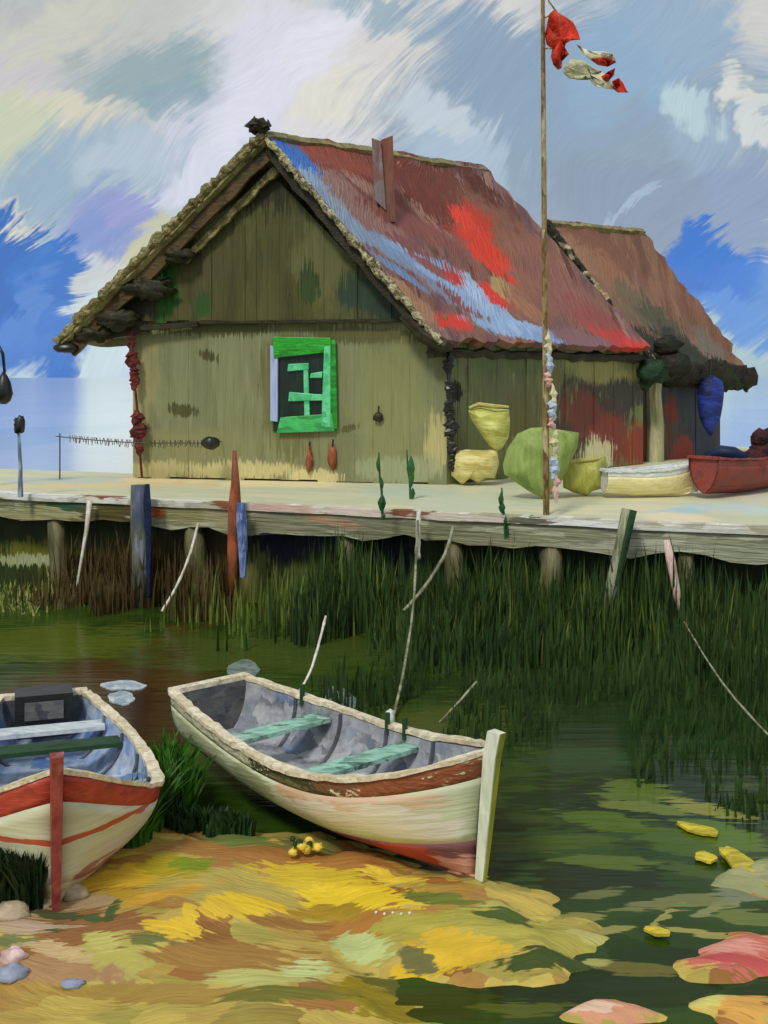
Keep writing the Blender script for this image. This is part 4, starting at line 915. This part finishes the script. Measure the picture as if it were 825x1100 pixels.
# ------------------------------------------------------------------ gear on the quay
m_yel = paint('yellow_weave', ['c9bb72', 'd8cd8a', 'b8a95c', 'e0d69c'], st=(2, 2, 6), fine=(6, 6, 45), bump=.8, bd=.015, gain=1.1)
m_lime = paint('lime_weave', ['bdbb5c', 'd0d07c', 'a8a748', 'dedc98'], st=(2, 2, 6), fine=(6, 6, 45), bump=.8, bd=.015, gain=1.1)
m_olive = paint('olive_canvas', ['6f8440', '7f934c', '8fa058', '63782f'], st=(2.5, 2.5, .8), fine=(16, 16, 2), bump=.7, bd=.02, gain=1.15)
m_olb = paint('olive_basket', ['8f8f3c', 'a3a24a', 'b5b45e', '7c7c30'], st=(5, 5, 1), fine=(26, 26, 2), bump=.8, bd=.015, gain=1.1)
def gz(px, py): return G(px, py, DZ + .003)
def puff(outline, Y, depth, rings=6, seed=1, pw=.5):
    """rounded bag from its outline: rings shrink towards the middle while they bulge to both sides"""
    ol = []; m = len(outline)
    for i in range(m):
        a, b = outline[i], outline[(i + 1) % m]
        for k in range(3): ol.append((a[0] + (b[0] - a[0]) * k / 3, a[1] + (b[1] - a[1]) * k / 3))
    pts = [P(x, y, Y) for x, y in ol]; c = sum(pts, Vector()) / len(pts); n = len(pts); mb = MB()
    for sd in (-1, 1):
        o = len(mb.v)
        for r in range(rings + 1):
            f = 1 - r / rings; dpt = depth * math.sqrt(max(0, 1 - f * f)) ** (2 * pw)
            for p in pts:
                q = c.lerp(p, f); mb.v.append(q + Vector((0, sd * dpt * (1 + .25 * N2(q.x * 4, q.z * 4, 1, seed)), 0)))
        for r in range(rings):
            for k in range(n): mb.f.append([o + r * n + k, o + r * n + (k + 1) % n, o + (r + 1) * n + (k + 1) % n, o + (r + 1) * n + k])
    zmin = min(v.z for v in mb.v)
    for v in mb.v: v.z += DZ + .004 - zmin
    return mb, zmin
def bag_thing(name, label, cat, outline, Y, depth, mat, part, seed, lift=0.0, tie=None):
    mb, zm = puff(outline, Y, depth, seed=seed)
    for v in mb.v: v.z += lift
    x = sum(v.x for v in mb.v) / len(mb.v); root = thing(name, label, cat, (x, Y, DZ + lift))
    mb.build(part, mat, root, smooth=True); return root, mb
Yc = 2256 / (521 - HY)
r1, _ = bag_thing('sack', 'pale yellow sack lying at the corner of the green hut', 'sack', [(487, 484), (500, 481), (518, 482), (534, 481), (536, 496), (532, 512), (521, 512), (514, 518), (504, 512), (496, 519), (485, 509), (484, 498)], Yc, .28, m_yel, 'cloth', 3)
hy = 40 * Yc / F
r2, mbl = bag_thing('basket', 'lime yellow cone shaped basket standing on the pale yellow sack', 'basket', [(503, 440), (514, 436), (530, 438), (547, 439), (548, 455), (546, 470), (540, 480), (533, 484), (524, 476), (514, 462), (505, 448)], Yc + .02, .26, m_lime, 'body', 5, lift=.58)
MB().tube([P(504, 438, Yc - .02) + Vector((0, -.02, .0)), P(514, 434, Yc - .10), P(530, 436, Yc - .18), P(546, 437, Yc - .08)], [.02, .03, .03, .02], 7, .2).build('rim', m_yel, r2)
Yb = 2256 / (536 - HY)
r3, _ = bag_thing('canvas_bundle', 'large olive canvas bundle leaning beside the flagpole', 'bundle', [(540, 500), (545, 482), (556, 466), (570, 460), (586, 459), (602, 462), (622, 465), (620, 482), (612, 498), (604, 516), (594, 530), (584, 536), (568, 528), (552, 517), (542, 510)], Yb, .30, m_olive, 'canvas', 8)
MB().tube([P(583, 461, Yb - .12), P(585, 480, Yb - .36), P(587, 510, Yb - .34), P(586, 532, Yb - .06)], [.02, .022, .022, .02], 7, .2).build('lashing', m_pole, r3)
Yk = 2256 / (533 - HY)
r4, _ = bag_thing('basket', 'olive yellow straight sided basket between the canvas bundle and the cream dinghy', 'basket', [(607, 497), (620, 495), (636, 493), (650, 491), (653, 505), (650, 526), (636, 530), (630, 535), (615, 531), (605, 526), (604, 510)], Yk, .24, m_olb, 'body', 11)
MB().tube([P(608, 497, Yk - .06), P(622, 495, Yk - .16), P(638, 493, Yk - .16), P(650, 491, Yk - .06)], [.015, .024, .024, .015], 7, .2).build('rim', m_yel, r4)
# blue net bag hanging from the shed's eave
p = P(763, 404, 25.3)
bag = thing('net_bag', 'deep blue net bag hanging under the eave of the brown shed', 'net bag', p)
m_bag = paint('blue_bag', ['12183a', '1c2a6a', '2a3f9a', '101430', '23307c'], st=(1.5, 1.5, 4), fine=(5, 5, 30), bump=.9, bd=.03, warp=.1, gain=1.1)
mb = MB(); mb.lathe(p, [(.06, .02), (.27, -.12), (.30, -.4), (.28, -.7), (.22, -.98), (.12, -1.2), (.03, -1.36)], 16, 1, .8)
for v in mb.v: v.x += .03 * N2(v.z * 6, v.y * 3, 1, 2)
mb.build('bag', m_bag, bag, smooth=True)
mb = MB(); mb.tube([p, p + Vector((0, 0, .35))], .02, 6); mb.build('cord', m_black, bag)
# dark rope with knots at the hut's corner
def knotted(name, label, cat, pts, r, knots, mat, mat2=None, group=None):
    root = thing(name, label, cat, pts[0], group)
    MB().tube(pts, r, 7, .15).build('line', mat, root, smooth=True)
    for k, (i, rr, hh) in enumerate(knots):
        a = i * (len(pts) - 1); j = min(int(a), len(pts) - 2); c = Vector(pts[j]).lerp(Vector(pts[j + 1]), a - j)
        n_ = 11; sx = [c + Vector((rr * .5 * N2(q * .9, k, 1, rr * 50), 0, hh * (1 - 2 * q / n_))) for q in range(n_ + 1)]
        rd = [max(.01, rr * .9 * (math.sin(math.pi * (q + .5) / (n_ + 1)) ** .7) * (1 + .7 * N2(q * .7, k * 3, 1, 5))) for q in range(n_ + 1)]
        kb = MB().tube(sx, rd, 9, .34)
        for v in kb.v: v.y = c.y + (v.y - c.y) * .5
        kb.build('float' if hh > .08 else 'knot', mat2 or mat, root)
    for k, (i, rr, hh) in enumerate([]):
        a = i * (len(pts) - 1); j = min(int(a), len(pts) - 2); c = Vector(pts[j]).lerp(Vector(pts[j + 1]), a - j)
        MB().blob(c, (rr, rr * .8, hh), .5, 2.2, 12, 8, k + 5).build('float' if hh > .08 else 'knot', mat2 or mat, root, smooth=True)
    return root
fo = HN * .12
knotted('hanging_rope', 'black knotted rope hanging down the corner of the green hut', 'rope', [PG.at(484, 378) + fo, PG.at(483, 420) + fo, PG.at(486, 460) + fo, PG.at(488, 502) + fo], .035,
        [(.10, .09, .2), (.32, .08, .17), (.5, .11, .2), (.66, .12, .22), (.84, .1, .16), (.97, .11, .12)], m_black)
m_rfl = paint('red_float', ['5a1c18', '6e241c', '421512', '7e3428'], st=(4, 4, 4), fine=(20, 20, 20), bump=.7, bd=.02, gain=1.1)
fo = HN * .22
knotted('float_string', 'string of dark red floats hanging at the far corner of the hut', 'floats', [PG.at(146, 356) + fo, PG.at(149, 400) + fo, PG.at(153, 440) + fo, PG.at(155, 476) + fo, PG.at(157, 500) + fo, PG.at(158, 512) + fo], .022,
        [(.04, .08, .26), (.15, .13, .22), (.24, .1, .2), (.45, .12, .16), (.54, .15, .2), (.63, .1, .16)], m_rfl)
# black float on a line
fl_ = thing('float', 'black oval float tied under the far eave of the green hut', 'float', PV.at(71, 374))
MB().blob(PV.at(71, 374), (.24, .13, .10), .2, 1.5, 14, 9, 2).build('float_body', m_black, fl_, smooth=True)
MB().tube([PV.at(76, 362) - HN * .1, PV.at(73, 370)], .015, 5).build('cord', m_black, fl_)
# drying line with black float
m_line = paint('line_paint', ['3a3a2c', '55523c', '2a2a20'], st=(8, 8, 8), bump=.3, bd=.005)
pts = [PG.at(76 + (238 - 76) * i / 40, 467 + 7 * math.sin(math.pi * .5 * min(1, i / 26))) + HN * (.55) for i in range(41)]
dl = thing('drying_line', 'thin fringed line strung beside the hut with a black float', 'line', pts[0])
mb = MB(); mb.tube(pts, .010, 5)
for i in range(4, 40): 
    for k in range(2):
        p = pts[i].lerp(pts[min(i + 1, 40)], k * .5); mb.tube([p + Vector((rnd.uniform(-.03, .03), 0, .05)), p + Vector((rnd.uniform(-.03, .03), 0, -rnd.uniform(.04, .10)))], .008, 4)
mb.build('fringe', m_line, dl)
MB().blob(pts[-1], (.16, .12, .12), .2, 1.4, 14, 9, 4).build('float', m_black, dl, smooth=True)
def deck_under(p): return Vector((p.x, p.y, DZ))
mb = MB(); mb.tube([deck_under(pts[1]), pts[1] + Vector((0, 0, .06))], .014, 6); mb.build('stake', m_line, dl)
MB().bar(pts[-1], PG.at(238, 474), .012, .012).build('hook', m_line, dl)
# lantern at the far end, on a hooked iron post
lp = G(-12, 522, DZ); lr = thing('lantern_post', 'hooked iron post carrying a black lantern at the far end of the quay', 'lantern', (lp.x, lp.y, DZ))
sY = lp.y
mb = MB(); mb.tube([Vector((lp.x, lp.y, DZ)), P(-12, 440, sY), P(-12, 392, sY), P(-8, 374, sY), P(-2, 370, sY), P(3, 380, sY), P(5, 400, sY)], [.05, .04, .035, .03, .03, .03, .025], 8); mb.build('post', m_black, lr, smooth=True)
c = P(4, 418, sY); mb = MB(); mb.lathe(c, [(.02, .30), (.07, .22), (.12, .12), (.16, -.08), (.12, -.2), (.05, -.26)], 12); mb.build('lamp', m_black, lr, smooth=True)
# slender post with a dark cap
sp_ = G(22, 534, DZ); r_ = thing('mooring_post', 'slender pale blue post with dark cap at the end of the quay', 'post', (sp_.x, sp_.y, DZ))
m_pb = paint('post_blue', ['8ea3b8', '6a7690', 'b4c4cc', '55607c'], st=(8, 8, 2), fine=(20, 20, 4), bump=.4, bd=.01)
MB().tube([(sp_.x, sp_.y, DZ), P(22, 500, sp_.y), P(20, 462, sp_.y)], [.045, .03, .022], 7, .1).build('shaft', m_pb, r_)
MB().blob(P(21, 456, sp_.y), (.085, .08, .14), .5, 2, 12, 8, 3).build('cap', m_black, r_, smooth=True)

# ------------------------------------------------------------------ posts, stakes and lines at the quay edge
def stake(name, label, cat, pts, rad, mat, group=None, tip=None, n=10, jit=.12):
    root = thing(name, label, cat, pts[0], group)
    k = len(pts); rr = rad if isinstance(rad, list) else [rad] * k
    MB().tube(pts, rr, n, jit).build('shaft', mat, root, smooth=True)
    return root
def qf(px, py, t): 
    p = qpx(px, py, t); return p
m_blp = paint('post_greyblue', ['6c7080', '8a8e96', '5a5f4e', '4a5272', '7d7f70'], st=(5, 5, 1.2), fine=(24, 24, 3), bump=.7, bd=.02)
g = stake('mooring_post', 'thick grey blue post in front of the quay below the red floats', 'post', [qf(153, 668, -.35), qf(152, 600, -.35), qf(150, 555, -.33), qf(150, 521, -.32)], [.15, .14, .15, .14], m_blp)
MB().tube([qf(160, 640, -.43), qf(160, 590, -.43), qf(159, 540, -.42), qf(158, 520, -.42)], [.03, .045, .06, .03], 8, .3).build('dark_strip', m_navy, g)
m_rust = paint('post_rust', ['8a4a2c', 'a55a38', '74402a', 'b8744c'], st=(6, 6, 2), fine=(24, 24, 4), bump=.7, bd=.02, gain=1.15)
m_blb = paint('post_skyblue', ['5a7ab8', '8aa0cc', '3f5c9c', 'c2cedc'], st=(6, 6, 3), fine=(24, 24, 4), bump=.7, bd=.02)
g = stake('mooring_post', 'rust red mooring post with a sky blue lower side at the quay edge', 'post', [qf(250, 640, -.3), qf(251, 590, -.3), qf(252, 545, -.28), qf(253, 520, -.28), qf(252, 484, -.28)], [.08, .09, .10, .07, .03], m_rust)
MB().tube([qf(261, 620, -.36), qf(261, 590, -.36), qf(260, 560, -.35), qf(259, 540, -.34)], [.05, .07, .075, .05], 8, .25).build('blue_strip', m_blb, g)
m_olp = paint('post_olive', ['7c8064', '9a9c80', '6a6c4c', '565a38'], st=(6, 6, 1.5), fine=(24, 24, 3), bump=.7, bd=.02, gain=1.1)
g = stake('mooring_post', 'leaning grey olive post rising above the quay edge below the cream dinghy', 'post', [qf(652, 662, -.5), qf(660, 620, -.45), qf(668, 585, -.4), qf(675, 547, -.35)], [.085, .085, .09, .085], m_olp)
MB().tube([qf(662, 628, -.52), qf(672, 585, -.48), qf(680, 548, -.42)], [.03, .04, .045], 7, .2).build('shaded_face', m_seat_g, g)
m_pale = paint('pale_wood', ['d8d2c2', 'c2b8a4', 'e6e2d6', 'b09f8c'], st=(8, 8, 3), fine=(30, 30, 6), bump=.5, bd=.01)
m_pink = paint('pink_wood', ['d8b8ac', 'c9a094', 'e3d2c8', 'a98074'], st=(8, 8, 3), fine=(30, 30, 6), bump=.5, bd=.01)
stake('stake', 'short pinkish white stake leaning in front of the reeds', 'stake', [qf(736, 676, -.5), qf(728, 640, -.48), qf(721, 605, -.45), qf(716, 580, -.42)], [.03, .05, .055, .04], m_pink)
stake('stake', 'thin white tipped stake leaning against the far brown part of the quay', 'stake', [qf(76, 672, -.6), qf(86, 610, -.4), qf(93, 570, -.25), qf(96, 538, -.2)], [.015, .02, .03, .04], m_pale)
def line_px(name, label, pts, r, mat, cat='rope'):
    root = [P(x, y, Y) for x, y, Y in pts]; sm = []
    for i in range(len(root) - 1):
        a = root[max(0, i - 1)]; b = root[i]; c = root[i + 1]; d = root[min(len(root) - 1, i + 2)]
        for k in range(6):
            t = k / 6; sm.append(.5 * ((2 * b) + (c - a) * t + (2 * a - 5 * b + 4 * c - d) * t * t + (3 * b - a - 3 * c + d) * t ** 3))
    sm.append(root[-1])
    return tag(MB().tube(sm, r, 6, .25).build(name, mat, smooth=True), label, cat)
line_px('rope', 'frayed pale rope slanting from the quay beside the grey blue post', [(213, 562, 16.45), (205, 592, 16.2), (192, 625, 15.9), (174, 657, 15.7)], .022, m_pale)
line_px('rope', 'curved white rope rising from the water behind the boats', [(350, 662, 12.6), (343, 690, 12.3), (333, 722, 12.0), (317, 751, 11.8)], .016, m_pale)
rp = line_px('rope', 'long pale line hanging from the quay down to the water', [(449, 558, 15.0), (447, 600, 14.4), (443, 660, 13.2), (432, 730, 11.8), (420, 777, 10.95)], .016, m_olp)
line_px('rope', 'short pale green rope slanting under the quay edge', [(487, 566, 14.9), (478, 595, 14.6), (458, 628, 14.3), (434, 656, 14.1)], .024, m_olp)
line_px('rope', 'thin mooring line running from the pink stake across the water', [(735, 668, 12.9), (757, 705, 11.8), (785, 745, 10.6), (826, 790, 9.6), (870, 830, 9.2)], .010, m_olp)
line_px('stick', 'thin olive stick poking out of the dark water behind the boat', [(472, 776, 11.0), (492, 755, 11.1), (512, 732, 11.2)], .012, m_olp, 'stick')
line_px('rope', 'white upper end of a mooring line lying over the quay edge', [(450, 548, 15.05), (449, 575, 14.9), (449, 600, 14.55)], .035, m_pale)
c = P(419, 772, 10.98); fl = thing('float', 'small white float at the end of the long pale line', 'float', c)
MB().blob(c, (.05, .05, .09), .3, 2, 12, 8, 1).build('float_body', m_wh, fl, smooth=True)

# sprouting weeds and hanging bits near the edge
m_leaf = paint('weed_leaf', ['143a16', '1c5220', '2a6a2a', '0f2a12'], st=(6, 6, 6), bump=.4, bd=.01, rough=.35, spec=.5)
def weed(label, px, py0, py1, Y, blobs):
    base = P(px, py1, Y); root = thing('weed', label, 'weed', base, 'green weeds sprouting along the quay edge')
    MB().tube([P(px + dx, py, Y) for dx, py in ((0, py1), (-1, (py0 + py1) / 2 + 6), (-3, (py0 + py1) / 2 - 8), (-4, py0))], [.02, .018, .015, .01], 6).build('stem', m_leaf, root)
    for k, (dx, py, w, h_) in enumerate(blobs):
        c = P(px + dx, py, Y - .03); ww, hh = w * Y / F, h_ * Y / F; sg = -1 if k % 2 else 1
        mb = MB(); ol = [(0, -1), (.5, -.55), (.8, -.05), (.55, .45), (.1 * sg, 1), (-.35, .5), (-.75, .05), (-.5, -.5)]
        mb.add([c + Vector((x_ * ww, -.02 * (1 - abs(x_)), z_ * hh)) for x_, z_ in ol] + [c + Vector((0, -.05, 0)), c + Vector((0, .04, 0))], [(q, (q + 1) % 8, 8) for q in range(8)] + [((q + 1) % 8, q, 9) for q in range(8)])
        mb.build('leaf', m_leaf, root)
weed('tall twisted green weed on the quay edge below the window', 411, 486, 557, 15.1, [(-5, 498, 3, 9), (-1, 520, 3, 8), (-1, 540, 6, 11), (1, 554, 3, 4)])
weed('dark green pointed weed at the foot of the hut wall', 441, 483, 537, 17.2, [(0, 503, 6, 15), (1, 512, 4, 12), (2, 530, 4, 7)])
weed('ragged green weed at the quay edge below the yellow crate', 543, 524, 578, 14.95, [(-5, 536, 4, 9), (-4, 545, 5, 7), (0, 560, 3, 7), (2, 570, 2, 8)])
for k, (px, py, w, h_, lb_) in enumerate(((333, 495, .06, .22, 'rust brown hook like tool hanging under the window, below its middle'), (358, 491, .08, .2, 'rust brown crumpled float hanging just under the window corner'), (407, 448, .09, .08, 'small brown knob float on the wall beside the window'))):
    p = PG.at(px, py) + HN * .06; o = thing('wall_float', lb_, 'float', p)
    MB().blob(p, (w, .05, h_), .5, 2.4, 12, 9, k + 30).build('float_body', m_rust if k < 2 else m_dark, o, smooth=True)
    MB().tube([p + Vector((0, 0, h_)) , p + Vector((0, .0, h_ + .12)) - HN * .05], .012, 5).build('cord', m_dark, o)

# ------------------------------------------------------------------ on the water and the shore
m_refl = paint('reflection_pale', ['a9bcc4', 'c9d6da', '8fa3ac', 'dfe6e6'], st=(5, 5, 5), fine=(20, 50, 20), bump=.6, bd=.01, rough=.3, spec=.5)
m_refl2 = paint('reflection_grey', ['6f8078', '87968e', '5c6c62', '9aa8a0'], st=(5, 5, 5), fine=(20, 50, 20), bump=.6, bd=.01, rough=.35, spec=.5)
def pad(label, px, py, rx, ry, mat, seed, name='reflection_patch', cat='reflection patch', ang=0, z=.012, th=.012, group='pale reflection patches on the water behind the boats'):
    c = G(px, py, z); n = 18; o = []
    for k in range(n):
        a = 2 * math.pi * k / n; rr = 1 + .35 * N2(math.cos(a) * 1.5, math.sin(a) * 1.5, 1, seed)
        dx, dy = rx * math.cos(a) * rr, ry * math.sin(a) * rr
        ca, sa = math.cos(R(ang)), math.sin(R(ang))
        o.append(G(px + dx * ca - dy * sa, py + dx * sa + dy * ca, z))
    mb = MB(); mb.prism([p - Vector((0, 0, th)) for p in o], (0, 0, th))
    mb.add([p + Vector((0, 0, .001)) for p in o] + [c + Vector((0, 0, .012))], [(k, (k + 1) % n, n) for k in range(n)])
    return tag(mb.build(name, mat), label, cat, group)
pad('whitish reflection patch farthest back between the two boats', 132, 736, 24, 5, m_refl, 1); pad('bright pale reflection patch nearest the cream boat with the red band', 131, 750, 15, 7, m_refl, 2)  # flat pale sheets modelled in place of reflections on the water
pad('grey reflection patch behind the transom of the boat lying side on', 262, 719, 17, 10, m_refl2, 3); pad('grey green reflection patch beside the curved white rope', 366, 752, 18, 12, m_refl2, 4, ang=30); pad('dim small reflection patch close under the side on boat stern', 258, 735, 12, 6, m_refl2, 5)
m_yl = paint('yellow_leaf', ['c9b02c', 'dcc63a', 'a8982a', 'e6d860'], st=(3, 8, 5), fine=(10, 50, 10), bump=.7, bd=.012)
pad('narrow yellow reed leaf floating far out beside the sand bar', 752, 890, 24, 4.5, m_yl, 6, 'reed_leaf', 'leaf', 14, .03, .015, 'yellow reed leaves floating beside the bar')
pad('broad yellow reed leaf lying on the olive bar', 800, 930, 36, 9, m_yl, 7, 'reed_leaf', 'leaf', 36, .05, .02, 'yellow reed leaves floating beside the bar')
pad('small yellow reed leaf between two longer ones', 758, 920, 12, 5, m_yl, 8, 'reed_leaf', 'leaf', 10, .03, .015, 'yellow reed leaves floating beside the bar')
pad('tiny yellow reed leaf at the tip of the pink sand bar', 706, 999, 14, 4, m_yl, 9, 'reed_leaf', 'leaf', 12, .04, .015, 'yellow reed leaves floating beside the bar')

m_gA = paint('tuft_green', ['2f5a12', '3c6e18', '274a12', '54822a'], st=(2, 2, 2), fine=(16, 16, 4), bump=0, gain=1.1)
m_gB = paint('tuft_dark', ['16260e', '1e3414', '24401a', '122010'], st=(2, 2, 2), fine=(16, 16, 4), bump=0, gain=1.1)
def tuft(label, spots, n, h0, h1, mat, lean, name='grass_tuft'):
    mb = MB(); c0 = G(*spots[0][:2])
    for (px, py, rx, ry) in spots:
        for _ in range(n):
            a = rnd.random() * 6.28; r = math.sqrt(rnd.random())
            p = G(px + rx * r * math.cos(a), py + ry * r * math.sin(a)); p.z = max(0, ground_h(p.x, p.y)) - .02
            mb.blade(p, rnd.uniform(h0, h1), rnd.uniform(.015, .04), (lean[0] + rnd.uniform(-.7, .7), lean[1] + rnd.uniform(-.7, .7), 0), rnd.uniform(.2, .7))
    return tag(mb.build(name, mat), label, 'grass tuft')
tuft('bright green grass tuft growing between the two boats', [(188, 880, 20, 12), (184, 862, 16, 10)], 420, .22, .56, m_gA, (0, 0))  # blades packed dense, also standing in for the green shadow beside the hull
tuft('dark green grass clump at the foot of the side on boat', [(200, 898, 26, 8), (245, 906, 26, 5)], 420, .08, .22, m_gB, (0, 0))
tuft('leaning green grass along the side of the red banded boat', [(140, 920, 20, 10), (158, 900, 14, 10)], 300, .18, .42, m_gA, (.6, .3))
tuft('dark olive grass clump under the bow of the red banded boat', [(4, 992, 18, 8), (30, 998, 14, 5)], 320, .16, .40, m_gB, (-.2, 0))
# stones and flowers
m_st = [paint('stone_pink', ['d2a9a4', 'e0c6c2', 'b98a84'], st=(4, 4, 4), fine=(16, 16, 16), bump=.6, bd=.015),
        paint('stone_blue', ['7f86a0', '9aa2b4', '636a80'], st=(4, 4, 4), fine=(16, 16, 16), bump=.6, bd=.015),
        paint('stone_red', ['5c2c22', '6e382a', '4a2018'], st=(4, 4, 4), fine=(16, 16, 16), bump=.6, bd=.015),
        paint('stone_beige', ['a8977c', 'bcaa8c', '8f7d62'], st=(4, 4, 4), fine=(16, 16, 16), bump=.6, bd=.015)]
for k, (px, py, rx, rz, mi, lb_) in enumerate(((14, 1062, .075, .045, 0, 'pinkish white stone at the near edge of the shore'), (12, 1078, .09, .04, 1, 'blue grey stone just below the pinkish stone'), (78, 1086, .06, .02, 1, 'flat blue grey pebble alone on the near shore'),
        (94, 948, .11, .08, 2, 'dark red stone at the foot of the red banded boat'), (40, 992, .14, .05, 3, 'beige flat stone before the red banded bow'), (12, 1008, .12, .05, 3, 'larger beige stone at the edge of the picture'), (78, 986, .09, .05, 3, 'small beige stone beside the bow of the red banded boat'),
        (490, 947, .0, .0, 0, ''), (382, 1033, .10, .02, 3, ''))):
    if not lb_: continue
    p = G(px, py); p.z = max(0, ground_h(p.x, p.y)) + rz * .3
    tag(MB().blob(p, (rx, rx * .8, rz), .45, 1.8, 14, 9, k + 3).build('stone', m_st[mi], smooth=True), lb_, 'stone', 'stones on the shore')
m_flow = paint('flower_yellow', ['e0bf3a', 'efd65c', 'c9a52c'], st=(8, 8, 8), bump=.6, bd=.01)
p0 = G(330, 938); p0.z = max(0, ground_h(p0.x, p0.y))
fw = thing('flower_clump', 'clump of yellow flowers with dark hearts at the keel of the side on boat', 'flowers', p0)
for k in range(9):
    c = p0 + Vector((rnd.uniform(-.10, .12), rnd.uniform(-.06, .04), rnd.uniform(.03, .10)))
    fl = MB().blob(c, (.034, .03, .026), .5, 3, 10, 7, k).build('blossom', m_flow, fw, smooth=True)
mb = MB()
for k in range(6):
    c = p0 + Vector((rnd.uniform(-.10, .02), rnd.uniform(-.06, .0), rnd.uniform(.06, .13))); mb.blob(c, .02, .4, 2, 8, 6, k)
mb.build('leaves', m_gB, fw)
# white pebbles
for k in range(5):
    p = G(404 + k * 9, 1002 + (k % 2)); p.z = ground_h(p.x, p.y) + .006
    tag(MB().blob(p, .010, .2, 2, 8, 6, k).build('pebble', m_wh, smooth=True), 'one of a row of tiny white pebbles on the yellow shore', 'pebble', 'row of tiny white pebbles')
